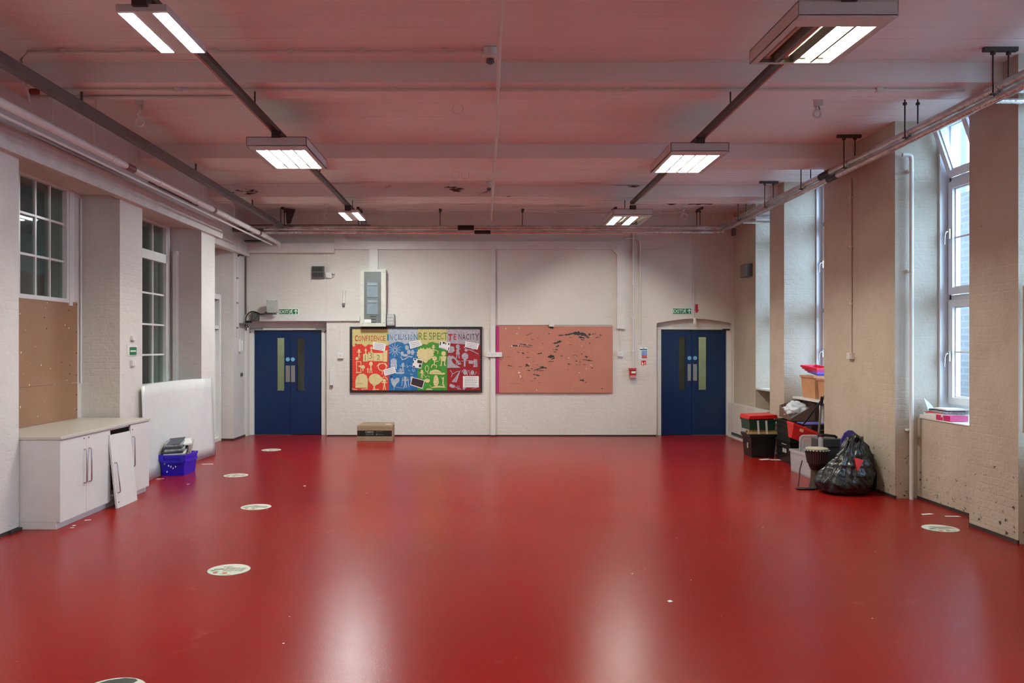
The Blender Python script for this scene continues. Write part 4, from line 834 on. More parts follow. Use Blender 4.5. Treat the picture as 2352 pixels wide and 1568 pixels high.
# ------------------------------------------------------------------ painted display board
YP = 15.06
def cc(u, v): return (780+u/6.533, 720+v/6.533)
def CP(pts): return [cc(*p) for p in pts]
r = rt('display_board', 955, 825, 'black edged board painted CONFIDENCE INCLUSION RESPECT TENACITY with children\'s drawings', 'display board')
part('backing', 803, 1107.5, 750, 901, YP, YB, mat('black_border',(34,32,32),.5), r, bevel=.003)
RED_ = mat('poster_red',(214,52,38),.55,vs=25); CREAM = mat('poster_cream',(214,196,138),.6,vs=20); BLU = mat('poster_blue',(28,112,168),.55,vs=20,var=.35); PALE = mat('poster_pale',(176,182,192),.6,vs=30,var=.25)
GRN = mat('poster_green',(62,142,40),.55,vs=15,var=.25); YEL = mat('poster_yellow',(198,184,116),.6,vs=20); CRIM = mat('poster_crimson',(150,14,26),.5,vs=20,var=.2); LIL = mat('poster_lilac',(172,162,170),.6,vs=30,var=.25)
def scal(x0, x1, yt, yb, left=False, right=False):     # paper panel with a scalloped outer edge
    pts = []; n_ = int((x1-x0)/13)
    for i in range(n_+1): pts.append((x0+(x1-x0)*i/n_, yt+(6 if i % 2 else -6)))
    if right: pts += [(x1+(6 if i % 2 else -6), yt+(yb-yt)*i/48) for i in range(1, 48)]
    for i in range(n_+1): pts.append((x1-(x1-x0)*i/n_, yb+(6 if i % 2 else -6)))
    if left: pts += [(x0+(6 if i % 2 else -6), yb-(yb-yt)*i/48) for i in range(1, 48)]
    return pts
Q = [('confidence_panel',190,737,RED_),('inclusion_panel',738,1166,BLU),('respect_panel',1167,1613,GRN),('tenacity_panel',1614,2105,CRIM)]
P_ = {}
for i, (nm, x0, x1, m_) in enumerate(Q):
    q = MB(); poly(q, CP(scal(x0,x1,236,1150,i==0,i==3)), YP-.002, .002); P_[i] = build(nm, q, m_, r)
TOPS = [(YEL,[(190,232),(735,232),(735,475),(700,480),(620,455),(500,470),(430,460),(385,500),(330,455),(260,460),(215,500),(192,480)]),
        (PALE,[(738,232),(1166,232),(1166,470),(1110,450),(1030,445),(980,460),(930,430),(870,420),(820,435),(760,460),(738,470)]),
        (YEL,[(1167,232),(1613,232),(1613,480),(1560,470),(1520,450),(1480,445),(1440,440),(1400,425),(1350,430),(1310,465),(1260,455),(1230,470),(1167,470)]),
        (LIL,[(1614,232),(2104,232),(2104,470),(2040,440),(1960,450),(1880,460),(1820,455),(1720,450),(1640,440),(1614,440)])]
for i, (m_, pts) in enumerate(TOPS):
    q = MB(); yt = [(p[0], max(p[1], 240)) for p in pts]; poly(q, CP(yt), YP-.004, .002); build('heading_strip', q, m_, P_[i])
    q = MB(); x0, x1 = Q[i][1], Q[i][2]; k = int((x1-x0)/26)
    for j in range(k): poly(q, CP([(x0+26*j+4,242),(x0+26*j+13,228),(x0+26*j+22,242)]), YP-.004, .002)
    build('scalloped_edge', q, m_, P_[i])
# headings letter by letter, uneven as hand cut
def heading(letters, m_, pan):
    for (ch, x0, x1, y0, y1, th, mm) in letters:
        a, b = cc(x0,y0); c_, d_ = cc(x1,y1); text('lettering', ch, mm or m_, pan, a, c_, b, d_, YP-.006, .001, th)
RC = mat('cut_red',(176,48,34),.5); TC = mat('cut_teal',(56,110,130),.5); GC = mat('cut_green',(88,124,48),.5); DC = mat('cut_plum',(74,34,48),.5); CR = mat('cut_bright_red',(182,14,26),.5); TB = mat('cut_blue',(30,130,160),.5)
heading([('C',230,275,325,415,.02,None),('O',283,325,335,412,.012,None),('N',338,384,330,412,.0,None),('F',394,428,330,412,.0,None),('I',440,452,330,410,.0,None),('D',470,508,330,415,.0,None),('E',518,545,330,410,.0,None),('N',553,592,335,408,.0,None),('C',604,642,335,408,.0,None),('E',652,690,335,408,.0,None)], RC, P_[0])
heading([('I',712,740,308,405,.03,TB),('N',755,798,305,400,0,None),('C',820,862,310,400,0,None),('L',882,940,310,390,0,None),('U',915,960,310,390,0,None),('S',975,1010,320,395,0,None),('I',1030,1042,310,395,0,None),('O',1062,1092,320,390,0,None),('N',1115,1172,305,395,0,None)], TC, P_[1])
heading([('R',1186,1248,285,398,0,None),('E',1262,1310,285,390,0,None),('S',1340,1385,285,395,0,None),('P',1402,1448,285,395,0,None),('E',1465,1510,285,390,0,None),('C',1515,1560,290,388,0,None),('T',1560,1622,285,390,0,None)], GC, P_[2])
heading([('T',1630,1692,305,405,.05,CR),('E',1715,1752,305,392,.02,CR),('N',1785,1830,305,390,0,None),('A',1840,1890,305,395,0,None),('C',1900,1945,305,390,0,None),('I',1962,1970,305,390,0,None),('T',1985,2025,305,390,0,None),('Y',2030,2095,295,400,0,None)], DC, P_[3])
class Art:
    def __init__(s): s.q = MB()
    def f(s, pts): poly(s.q, CP(pts), YP-.0045, .0015); return s
    def l(s, pts, w_=9): stroke(s.q, CP(pts), w_/6.533, YP-.005, .0015); return s
    def c(s, x, y, rx, ry=None, w_=0, n=20):
        p = circ(x, y, rx, ry, n)
        return s.l(p+[p[0]], w_) if w_ else s.f(p)
    def man(s, x, y, h, w_=9, arms=((-1,-.1),(1,-.1)), dress=False):
        s.c(x, y+h*.15, h*.15, h*.17)
        if dress: s.f([(x-h*.05,y+h*.3),(x+h*.05,y+h*.3),(x+h*.16,y+h*.72),(x-h*.16,y+h*.72)])
        else: s.l([(x,y+h*.3),(x,y+h*.65)], w_*1.5)
        for a, b in arms: s.l([(x,y+h*.38),(x+a*h*.25,y+h*(.42+b))], w_)
        s.l([(x-h*.05,y+h*.65),(x-h*.1,y+h)], w_).l([(x+h*.05,y+h*.65),(x+h*.1,y+h)], w_); return s
    def go(s, m_, pan, nm='drawing'): return build(nm, s.q, m_, pan)
# confidence
a = Art().man(292,535,130).f([(352,605),(425,605),(425,718),(352,718)]).f([(430,575),(500,575),(500,708),(430,708)]).f([(506,590),(650,590),(650,712),(506,712)]).man(392,525,80).man(476,495,78).f([(655,570),(718,545),(712,722),(655,722)])
a.l([(252,720),(320,720),(318,882),(258,880),(252,720)],10).l([(245,886),(325,884)],10).f(circ(300,790,16,14)).f(circ(352,800,28,30)).l([(352,810),(350,860)],14).man(470,722,165,12,((-.6,-.2),(.6,-.2))).man(425,815,70,8).c(262,675,24)
a.c(640,800,60,55,12).l([(600,740),(560,790)],10).l([(680,740),(715,790)],10).l([(640,860),(640,910)],12)      # plain round badge
a.f([(238,1112),(238,1010),(255,945),(300,905),(360,900),(405,930),(425,990),(420,1112)]).f(circ(532,985,96,85)).f([(600,930),(665,985),(600,1040)]).man(672,980,160,14).l(circ(672,1000,44,50,12,PI,2*PI),9).man(520,1045,90,12).l([(190,1130),(260,1140)],12).l([(330,1135),(420,1125)],14).l([(500,1140),(590,1135)],12)
a.go(CREAM, P_[0])
a = Art().f([(262,1005),(308,945),(308,1003)]).l([(255,1048),(345,1048)],4).f([(460,950),(480,938),(570,945),(588,985),(586,1008),(462,1008)]).c(490,1015,14).c(560,1015,14).l([(288,640),(300,645)],3)
a.go(RED_, P_[0])
for ch, x0, x1, y0, y1 in (('1',382,391,622,705),('3',442,486,582,678),('2',556,608,618,692)): heading([(ch,x0,x1,y0,y1,-.01,None)], GC, P_[0])
Art().f([(222,482),(235,465),(222,458),(238,455),(245,442),(250,456),(264,456),(253,466),(258,482),(242,472)]).go(CR, P_[0], 'star')
# inclusion
a = Art()
for k in range(12):
    t_ = 2*PI*k/12; a.l([(830+20*math.cos(t_),545+20*math.sin(t_)),(830+(80+20*(k%2))*math.cos(t_),545+(85+15*(k%2))*math.sin(t_))], 9)
a.f(circ(940,600,22,34)).f(circ(985,625,40,20)).f(circ(1040,575,28,38)).f(circ(1095,580,24,40)).l([(920,650),(940,690),(985,680),(1040,640),(1090,650)],16).f(circ(1010,510,28,38)).l([(1110,555),(1130,585)],8)
a.f(circ(812,715,48,44)).f([(765,745),(860,745),(860,830),(765,820)]).man(950,740,140,12).l([(880,860),(920,830),(935,870)],10).f(circ(905,890,70,16)).man(910,820,60,8)
a.l([(1005,770),(1020,790),(1010,810),(1035,790)],8).l([(1050,775),(1075,790)],8).l([(1090,830),(1105,870),(1130,860),(1115,835)],8).l([(1030,845),(1050,860)],8).l([(1060,905),(1100,915)],8)
a.f([(765,985),(790,965),(820,990),(860,960),(895,970),(900,1010),(860,1050),(820,1115),(785,1060)]).l([(820,1110),(815,1140)],10).man(985,945,160,16).l([(945,960),(935,1080)],10).l([(1025,960),(1040,1100)],10).f(circ(1085,965,26,26)).l([(850,1105),(970,1115)],6).man(1075,960,100,8)
a.go(PALE, P_[1])
Art().f([(755,962),(768,948),(752,940),(772,938),(778,925),(784,940),(800,940),(788,950),(794,965),(776,955)]).go(mat('navy_star',(12,30,90),.5), P_[1], 'star')
# respect
a = Art().f([(p[0],p[1]) for p in circ(1238,605,72,78,24,wob=.22)]).f(circ(1335,600,70,78,24,wob=.22)).f([(1200,650),(1370,650),(1300,740),(1270,730)]).man(1408,470,110,10).l([(1420,540),(1480,565),(1470,600)],9)
a.c(1560,600,34,36).f([(1515,640),(1600,640),(1590,710),(1525,715)]).l([(1530,710),(1525,775),(1510,780)],14).l([(1580,710),(1575,770),(1590,778)],14).l([(1510,640),(1500,700)],10).c(1425,672,36,34).l([(1425,705),(1418,765),(1455,780),(1455,810)],12).l([(1420,765),(1390,770),(1375,805)],12).l([(1425,725),(1480,710)],9)
a.l(circ(1310,825,26,45)+[(1336,825)],9).l([(1320,870),(1330,905)],10).f([(1345,905),(1360,860),(1420,840),(1480,845),(1530,880),(1545,915)]).f(circ(1560,900,22,14)).man(1235,845,125,10).l([(1250,905),(1300,960)],8).f(circ(1315,1005,42,30)).l(circ(1320,960,25,28,10,PI,2*PI),6)
a.f([(1415,960),(1430,925),(1460,925),(1478,960),(1490,1030),(1465,1090),(1420,1080),(1405,1030)]).l([(1555,960),(1550,1060),(1570,1090)],18).l([(1530,965),(1550,985),(1565,960)],9).f([(1350,1115),(1420,1090),(1500,1082),(1560,1092),(1600,1112),(1500,1108),(1420,1112)]).f([(1290,1145),(1320,1120),(1370,1125),(1400,1145)]).l([(1350,1070),(1375,1095)],8)
a.go(CREAM, P_[2])
a = Art()
for (x_, y_) in ((1225,590),(1260,600),(1320,575),(1345,605),(1250,640),(1300,650)): a.c(x_, y_, 9)
for k in range(8): a.l([(1378+18*k,872),(1382+18*k,892)],5)
a.c(1425,668,6).c(1440,975,5).go(GRN, P_[2])
# tenacity
a = Art().man(1775,465,200,14,((-.5,0),(.7,-.1)),True).f([(1632,520),(1650,485),(1715,495),(1725,560),(1690,590),(1625,585)]).l([(1870,500),(1900,540),(1960,545),(2080,605)],12).f([(1868,545),(1905,525),(1930,550),(1900,575)]).l([(1980,530),(2020,545)],10)
a.f([(1616,650),(1640,625),(1690,640),(1710,665),(1680,690),(1700,740),(1760,775),(1820,812),(1616,812)]).l([(1690,640),(1740,680),(1790,750)],24).c(1780,735,30,28,8).l([(1790,760),(1830,755)],8).c(1882,640,50,52).l([(1878,690),(1876,785)],26).l([(1832,712),(1870,705),(1940,705)],9).f([(1940,700),(2005,705),(2000,755),(1935,750)]).f([(2015,680),(2065,690),(2068,800),(2005,800),(2015,760),(2005,740)])
a.f([(1820,838),(1790,880),(1730,960),(1680,1025),(1755,1030)]).l([(1660,850),(1700,905),(1760,870),(1795,868)],11).l([(1690,905),(1680,950)],10).l(circ(1875,880,36,40,12,PI,2*PI)+[(1918,930)],12).f(circ(1882,885,28,36)).f(circ(1992,885,28,36)).l([(1960,930),(1940,870)],8).l([(2025,925),(2055,870)],8).l([(1925,848),(1940,866),(1950,850)],7)
a.f([(1645,1090),(1660,1050),(1690,1060),(1735,1080),(1720,1115),(1680,1110)]).l([(1735,1100),(1760,1112),(1820,1135)],10).l([(1770,1080),(1775,1140)],8).l([(1795,1085),(1790,1140)],7).f([(1845,1105),(1905,1105),(1870,1145),(1850,1140)]).l([(1990,1125),(2060,1110)],8)
a.go(LIL, P_[3])
a = Art().c(1870,625,5).c(1898,620,5).l([(1868,660),(1895,662)],4).l([(1745,900),(1735,1000)],4).c(1778,500,4).c(1765,490,3)
for k in range(3): a.l([(2025,708+30*k),(2055,712+30*k)],6)
a.go(CRIM, P_[3])
# paper notes and photographs pinned over the art
def note(pts, lines, ph=False):
    q = MB(); poly(q, CP(pts), YP-.009, .002); o = build('photograph' if ph else 'paper_note', q, M['paper'], r)
    (x0,y0),(x1,y1),(x2,y2),(x3,y3) = pts; q = MB()
    L = lambda u, v: (x0+(x1-x0)*u+(x3-x0)*v+(x2-x1-x3+x0)*u*v, y0+(y1-y0)*u+(y3-y0)*v+(y2-y1-y3+y0)*u*v)
    if ph:
        for (a_, b_, c_, d_) in ph: poly(q, CP([L(a_,b_),L(c_,b_),L(c_,d_),L(a_,d_)]), YP-.0105, .001)
        build('picture', q, mat('photo_print',(66,46,50),.4,vs=60,var=.7), o)
    else:
        for k in range(lines):
            v = (k+.9)/(lines+.8); u = .12
            while u < .85:
                w_ = random.uniform(.05,.13); stroke(q, CP([L(u,v), L(min(.9,u+w_),v)]), 1.0, YP-.010, .001); u += w_+.04
        build('lettering', q, M['dgrey'], o)
note([(505,425),(695,455),(680,565),(495,530)], 4); note([(1040,425),(1205,395),(1240,475),(1060,530)], 3); note([(655,845),(825,795),(850,885),(675,935)], 3); note([(1890,415),(2095,455),(2070,540),(1880,500)], 3); note([(1850,938),(2088,938),(2088,1105),(1850,1105)], 6)
note([(1500,410),(1665,435),(1645,560),(1490,510)], 0, [(.05,.1,.15,.6),(.3,.05,.5,.3),(.55,.1,.62,.35),(.8,.1,.92,.3),(.88,.6,.95,.95),(.1,.9,.7,.95)])
note([(1110,665),(1248,695),(1225,825),(1090,800)], 0, [(.08,.05,.3,.2),(.45,.1,.95,.45),(.0,.3,.1,.55),(.7,.55,.95,.9),(.05,.85,.3,.97)])
note([(1085,950),(1280,1000),(1245,1130),(1058,1070)], 0, [(.05,.07,.95,.9)])
for (x_, y_) in ((160,215),(160,690),(160,1175),(640,1170),(1118,1172),(1155,1172),(1118,208),(1150,208),(1628,210),(1640,1168),(2115,1172),(2115,686)):
    q = MB(); p = cc(x_, y_); q.cyl((ix(p[0],YP),YP-.003,iz(p[1],YP)),(ix(p[0],YP),YP,iz(p[1],YP)), .006, 8); build('screw', q, M['zinc'], r)
# ------------------------------------------------------------------ bare pink board
r = rt('display_board', 1276, 825, 'bare salmon pink board with torn patches between the trunking and the red call point', 'display board'); Y = 15.06
def dc(u, v): return (1100+u/5.88, 700+v/5.88)
def DP(pts): return [dc(*p) for p in pts]
q = MB(); poly(q, DP([(235,272),(930,272),(950,310),(1005,315),(1015,287),(1808,287),(1808,1187),(235,1187)]), Y, YB-Y)
build('board', q, mat('salmon_board',(184,118,98),.6,vs=3,var=.08), r)
build('edge_strip', MB().box(ix(1140.0,Y), ix(1407,Y), Y-.002, Y, iz(747.4,Y), iz(746.2,Y)), M['dgrey'], r)
q = MB(); e = [(235,287)]+[(270+(7 if i % 2 else -3), 287+900*i/70) for i in range(71)]+[(235,1187)]; poly(q, DP(e), Y-.003, .003); build('scalloped_border', q, mat('magenta_border',(176,38,110),.5), r)
random.seed(11)
def sliver(q, x, y, L, t, ang):
    n_ = 9; up = []; dn = []
    for i in range(n_+1):
        u = i/n_; h_ = math.sin(PI*u)**.6*t*random.uniform(.25,1.0); xx = (u-.5)*L
        up.append((xx, -h_*.6)); dn.append((xx, h_*.5+.5))
    pts = up+dn[::-1]; c_, s_ = math.cos(ang), math.sin(ang)
    poly(q, DP([(x+a*c_-b*s_, y+a*s_+b*c_) for a, b in pts]), Y-.002, .002)
q = MB()
for s_ in ((1110,410,80,22,-.05),(1190,402,90,26,-.1),(1250,390,100,44,-.2),(1320,385,110,62,.05),(1390,395,100,60,.1),(1385,440,90,30,.2),(1450,415,60,44,.4),(1495,400,40,50,.6),(1470,440,60,20,.1),(1555,392,60,16,-.2),(1605,438,80,12,-.1),(1640,408,36,14,.2),
           (1085,498,80,40,-.3),(1040,515,90,26,-.15),(1060,560,60,30,-.5),(1035,605,80,16,0),(1025,635,40,14,.2),(975,698,95,44,-.1),(1000,725,60,22,-.4),(975,765,90,14,0),(1118,690,36,18,.3),(500,552,130,24,.05),(600,535,120,18,.15),(640,565,150,12,.08),(690,545,90,12,.2),(530,640,40,14,.4),(600,655,50,22,.5),(655,640,30,10,0),
           (662,710,55,12,0),(825,655,75,18,-.2),(420,822,80,12,.15),(655,815,60,34,.5),(640,825,40,20,-.6),(670,885,60,14,.1),(715,862,30,12,0),(790,870,120,18,-.25),(860,845,90,34,.1),(900,850,40,24,.4),(830,888,120,12,0),(750,940,50,18,.1),(795,950,60,20,.25),(760,995,36,12,.3),(820,1050,40,8,.1),(715,1028,40,8,0),
           (1390,1018,66,34,.1),(1445,1045,36,10,-.2),(1490,750,100,22,.1),(1425,740,50,10,0),(1450,700,44,22,.3),(1390,662,24,16,-.5),(1300,684,44,14,.1),(1215,800,40,22,.1),(1315,758,36,10,0),(1365,770,40,8,0),(1425,806,50,10,0),(1360,806,30,8,0),(1318,806,20,8,0),(1495,518,22,16,0),(1530,852,40,14,.2),(1665,1130,26,16,0),(945,388,24,16,.2),(1200,875,24,10,0),(295,738,40,10,0),
           (720,465,60,8,.3),(690,390,80,8,-.4),(650,408,50,8,-.3),(1240,440,50,6,.1),(560,835,60,7,0),(790,810,50,7,0),(740,765,14,10,.4),(1240,540,60,5,0),(400,700,60,5,.3),(860,525,30,6,-1),(1400,470,60,10,.05),(800,452,20,9,0),(480,1062,150,4,0),(590,1010,70,4,1.2)): sliver(q, *s_)
build('torn_patches', q, mat('torn_dark_green',(40,48,46),.6,vs=30,var=.3), r, kind='stuff')
q = MB()
for s_ in ((540,915,34,22,0),(560,968,40,14,1.4),(445,555,16,26,.2),(533,548,10,36,.3),(650,535,36,6,-.5),(1388,385,36,5,1.3),(1408,385,50,5,1.3),(1510,415,40,5,1.0),(1215,715,18,12,0),(335,750,8,8,0),(1388,555,10,14,0),(1515,815,36,8,0),(1450,858,20,10,1.2),(1358,918,16,14,0),(362,320,20,18,.4),(540,312,18,10,0),(515,388,24,10,0),(680,795,14,16,0),(780,1150,18,12,.4),(1262,1155,12,8,0),(1300,690,20,8,0),(1345,330,8,10,0),(855,648,18,12,.3)): sliver(q, *s_)
for i in range(40): sliver(q, random.uniform(300,1780), random.uniform(310,1160), random.uniform(4,9), random.uniform(3,6), 0)
build('paper_remnants', q, M['paper'], r, kind='stuff')
q = MB(); poly(q, [(x_/5.88+1100, y_/5.88+700) for x_, y_ in ((940,290),(1010,300),(1000,325),(965,315))], Y-.004, .004); build('broken_edge', q, M['black'], r)
q = MB(); pb(q, 1261, 1273, 742, 750, 15.02, 15.058); build('wall_bracket', q, M['trunk'], None, 'small white block on the wall above the broken top edge of the pink board', 'bracket', bevel=.004)
# ------------------------------------------------------------------ heap of things along the right wall
random.seed(5)
TUBK = mat('black_tub_plastic', (20,22,20), .4, var=.3); TUBG = mat('dark_green_plastic', (26,64,44), .4, var=.2); BAGK = mat('bin_bag_plastic', (15,15,16), .3, var=.2, spec=.6, bump=.006, bs=26)
CLEAR = NT('cloudy_plastic'); CLEAR.base(rgb(222,222,226)); CLEAR.b.inputs['Roughness'].default_value = .3; CLEAR.b.inputs['Transmission Weight'].default_value = .35; CLEAR.b.inputs['Alpha'].default_value = .62; CLEAR = CLEAR.m
# black tub with slats, green box and red lid
r = root('storage_tub', (4.25, 12.35, 0), 'black plastic tub standing nearest the right doors, carrying the green box', 'tub')
build('tub', MB().tub(4.02, 4.43, 12.13, 12.56, 0, .335, .035, .012, .014), TUBK, r)
build('lid', MB().box(4.01,4.44,12.12,12.57,.336,.352), TUBK, r, bevel=.004)
build('label', MB().box(4.036,4.040,12.28,12.33,.13,.21), M['grey'], r)
for i, (y_, z_, lb) in enumerate(((12.15,.354,'pale wooden slat on the black tub, front lower one'),(12.20,.384,'pale wooden slat on the black tub, front upper one'),(12.42,.354,'pale wooden slat on the black tub, rear one'))):
    build('timber_batten', MB().box(3.99+.03*i,4.44,y_,y_+.05,z_,z_+.028), mat('pine_wood',(190,158,106),.6,vs=30), None, lb, 'wood slat', 'wooden slats on the black tub', bevel=.003)
r = root('storage_box', (4.22, 12.38, .414), 'dark green plastic box on the wooden slats above the black tub', 'box')
build('box', MB().tub(4.01,4.43,12.16,12.58,.414,.575,.02,.01,.012), TUBG, r)
build('box_lid', MB().prism([(4.00,12.14,.577),(4.44,12.14,.590),(4.43,12.14,.648),(4.02,12.14,.632)], (0,.44,0)), M['red'], None, 'red plastic tray resting askew on the dark green box', 'tray', bevel=.006)
for x_, lb in ((4.135,'left'),(4.26,'right')):
    r = root('shelf_bracket', (x_, 12.12, .35), 'white metal strip leaning on the front of the green box, %s one' % lb, 'metal strip', 'metal strips before the green box')
    build('strip', MB().prism([(x_,12.135,.356),(x_+.028,12.135,.356),(x_+.018,12.140,.56),(x_-.012,12.140,.56)], (0,-.006,0)), M['trunk'], r)
    for z_ in (.42,.54): build('hole', MB().box(x_+.004,x_+.010,12.127,12.129,z_,z_+.006), M['black'], r)
# stacked black crates in the recess
def crate(x0,x1,y0,y1,z0,z1,m_,lab,grp=None,ribs=2,name='storage_crate'):
    r = root(name, ((x0+x1)/2,(y0+y1)/2,z0), lab, 'crate', grp)
    build('tub', MB().tub(x0,x1,y0,y1,z0,z1,.025,.012,.012), m_, r)
    for k in range(ribs):
        zz = z0+(z1-z0)*(.35+.3*k); build('rib', MB().box(x0+.004,x1-.004,y0+.004,y0+.016,zz,zz+.012), m_, r); build('rib', MB().box(x0+.004,x0+.018,y0+.016,y1-.004,zz,zz+.012), m_, r)
    return r
r = crate(4.36,4.78,11.46,12.02,0,.325,TUBK,'lower of two stacked black crates behind the black tub','stacked black crates')
for y_ in (11.62,11.70): build('label', MB().box(4.371,4.376,y_,y_+.065,.14,.20), M['grey'], r)
build('label', MB().box(4.371,4.376,11.62,11.80,.255,.265), M['grey'], r)
crate(4.36,4.78,11.48,12.02,.326,.61,mat('green_black_plastic',(24,34,28),.4),'upper of two stacked black-green crates, holding the cardboard box','stacked black crates')
r = root('cardboard_box', (4.6, 11.75, .5), 'open dark cardboard box full of bubble wrap on the stacked crates', 'cardboard box')
q = MB(); T = Matrix.Translation((4.40,11.52,.612)) @ Matrix.Rotation(.06,4,'X')
for pts in (((0,0,0),(.34,0,0),(.34,0,.24),(0,0,.03)), ): q.prism([T@Vector(p) for p in pts], (0,.012,0))
q.prism([T@Vector(p) for p in ((0,0,0),(0,.46,0),(0,.46,.17),(0,0,.03))], (.01,0,0)); q.prism([T@Vector(p) for p in ((.34,.012,0),(.34,.46,0),(.34,.46,.28),(.34,.012,.24))], (.01,0,0)); q.prism([T@Vector(p) for p in ((.01,.45,0),(.34,.45,0),(.34,.45,.28),(.01,.45,.17))], (0,.012,0))
q.prism([T@Vector(p) for p in ((.01,.012,0),(.34,.012,0),(.34,.45,0),(.01,.45,0))], (0,0,.008))
build('carton', q, M['card2'], r)
def lump(name, c_, rx, ry, rz, amp, sc_, m_, par, seg=40, rings=26, fold=0, floor_z=None, shape=None, **kw):
    """crumpled soft body: a sphere pulled about by layered noise"""
    vs = []; fs = []
    for i in range(rings+1):
        th = PI*i/rings
        for j in range(seg):
            ph = 2*PI*j/seg; d = Vector((math.sin(th)*math.cos(ph), math.sin(th)*math.sin(ph), math.cos(th)))
            k = 1+amp*noise.noise(d*sc_+Vector(c_))+amp*.5*noise.noise(d*sc_*2.7+Vector(c_)*2)
            if fold: k += fold*abs(noise.noise(Vector((d.x*6,d.y*6,d.z*1.2))+Vector(c_)))-fold*.3
            if shape: k *= shape(d)
            p = Vector((d.x*rx*k, d.y*ry*k, d.z*rz*k))+Vector(c_)
            if floor_z is not None: p.z = max(p.z, floor_z)
            vs.append(p)
    for i in range(rings):
        for j in range(seg): fs.append([i*seg+j, (i+1)*seg+j, (i+1)*seg+(j+1)%seg, i*seg+(j+1)%seg])
    return build(name, MB().add(vs, fs, True), m_, par, **kw)
WRAP = mat('bubble_wrap', (214,218,222), .25, bump=.004, bs=120)
lump('bubble_wrap', (4.56,11.74,.745), .155,.19,.125,.35,3.0,WRAP,None,label='crumpled bubble wrap spilling out of the open dark cardboard box',cat='packaging')
r = crate(4.50,4.98,11.05,11.43,.20,.60,TUBK,'black crate with a wire handle behind the tilted red crate',ribs=1)
build('handle', MB().tube([(4.60,11.045,.555),(4.61,11.03,.53),(4.70,11.03,.53),(4.71,11.045,.555)], .005, 6), M['zinc'], r)
crate(4.30,4.74,10.98,11.42,0,.20,TUBK,'low black crate on the floor under the tilted red crate',ribs=0)
build('lilac_cover', MB().prism([(4.42,11.06,.602),(4.72,11.06,.602),(4.72,11.06,.618),(4.42,11.06,.614)], (0,.3,0)), mat('lilac_plastic',(112,104,190),.4), None, 'lilac plastic lid lying on the black crate behind the red crate', 'lid', bevel=.003)
# tilted red crate
r = root('storage_crate', (4.45, 11.0, .35), 'bright red plastic crate tilted on the black crates', 'crate')
T = Matrix.Translation((4.15,10.78,.47)) @ Matrix.Rotation(math.radians(22),4,'Y')
build('tub', MB().tub(-.06,.43,.0,.25,-.02,.18,.07,.010,.010,m=T), M['red'], r)
build('label', MB().box(.05,.10,.004,.02,.10,.14,m=T), mat('pale_label',(230,150,120),.5), r)
build('white_board', MB().prism([(4.42,11.32,.55),(4.72,11.00,.36),(4.72,11.10,.55)], (0,0,.01)), M['gloss'], None, 'white board corner showing behind the tilted red crate', 'board')
# clear box and its lid
r = root('storage_box', (4.32, 10.52, 0), 'clear cloudy plastic box with its lid standing inside, behind the drum', 'box')
build('tub', MB().tub(4.13,4.50,10.20,10.88,0,.30,.02,.008,.012), CLEAR, r)
T = Matrix.Translation((4.168,10.62,.055)) @ Matrix.Rotation(.05,4,'X'); rr = MB()
def rring(w_, h_, rd): 
    P = []
    for cx_, cz_, a0 in ((w_-rd,h_-rd,0),(rd,h_-rd,PI/2),(rd,rd,PI),(w_-rd,rd,1.5*PI)):
        P += [(cx_+rd*math.cos(a0+PI/2*i/5), 0, cz_+rd*math.sin(a0+PI/2*i/5)) for i in range(6)]
    return P
build('lid', MB().prism([T@Vector(p) for p in rring(.247,.452,.05)], (0,.006,0)), CLEAR, r)
build('lid_rim', MB().tube([T@Vector(p) for p in rring(.247,.452,.05)], .011, 8, closed=True), CLEAR, r)
build('lid_ridge', MB().tube([T@(Vector(p)+Vector((.035,-.004,.035))) for p in rring(.178,.372,.04)], .005, 6, closed=True), CLEAR, r)
build('brush', MB().box(4.27,4.29,10.36,10.40,.22,.36).box(4.24,4.33,10.37,10.39,.35,.375), M['card2'], None, 'small dark brown handle sticking up out of the clear box', 'tool')
# wooden stick, drum
r = root('drum', (3.955, 9.55, 0), 'goblet shaped hand drum with pale skin and dark wooden body by the bin bags', 'drum'); c_ = (3.955, 9.55, 0)
WD = mat('dark_drum_wood', (54,28,24), .4, vs=20, var=.3); ST = mat('drum_stem_wood', (70,56,46), .6, vs=25, var=.4)
build('stem', MB().lathe([(.090,0),(.088,.02),(.072,.10),(.064,.17),(.062,.215),(.07,.235)], c_, 32), ST, r)
build('bowl', MB().lathe([(.068,.22),(.085,.25),(.108,.31),(.119,.37),(.126,.43),(.128,.455)], c_, 32), WD, r)
q = MB().tube([(c_[0]+.131*math.cos(t), c_[1]+.131*math.sin(t), .452) for t in [2*PI*i/32 for i in range(32)]], .010, 8, closed=True); build('rope_ring', q, M['black'], r)
for i in range(24):
    t = 2*PI*(i+.5)/24; build('stitch', MB().box(-.009,.009,-.003,.003,-.004,.004, Matrix.Translation((c_[0]+.141*math.cos(t), c_[1]+.141*math.sin(t), .453)) @ Matrix.Rotation(t+PI/2,4,'Z')), M['paper'], r)
for i in range(30):
    t = 2*PI*i/30; u = t+.05; build('cord', MB().tube([(c_[0]+.131*math.cos(t),c_[1]+.131*math.sin(t),.44),(c_[0]+.117*math.cos(u),c_[1]+.117*math.sin(u),.35),(c_[0]+.108*math.cos(t),c_[1]+.108*math.sin(t),.30)], .003, 5), mat('drum_cord',(92,74,72),.6) if i == 0 else bpy.data.materials['drum_cord'], r)
build('skin', MB().lathe([(.126,.455),(.128,.470),(.122,.478),(.06,.484),(.002,.485)], c_, 32), mat('drum_skin',(182,172,148),.55), r)
build('wooden_stick', MB().tube([(3.80,9.72,.0),(3.83,9.74,.20),(3.86,9.75,.30)], [.010,.009,.008], 8), mat('worn_stick',(96,74,60),.6), None, 'thin worn wooden stick leaning against the left side of the drum', 'stick')
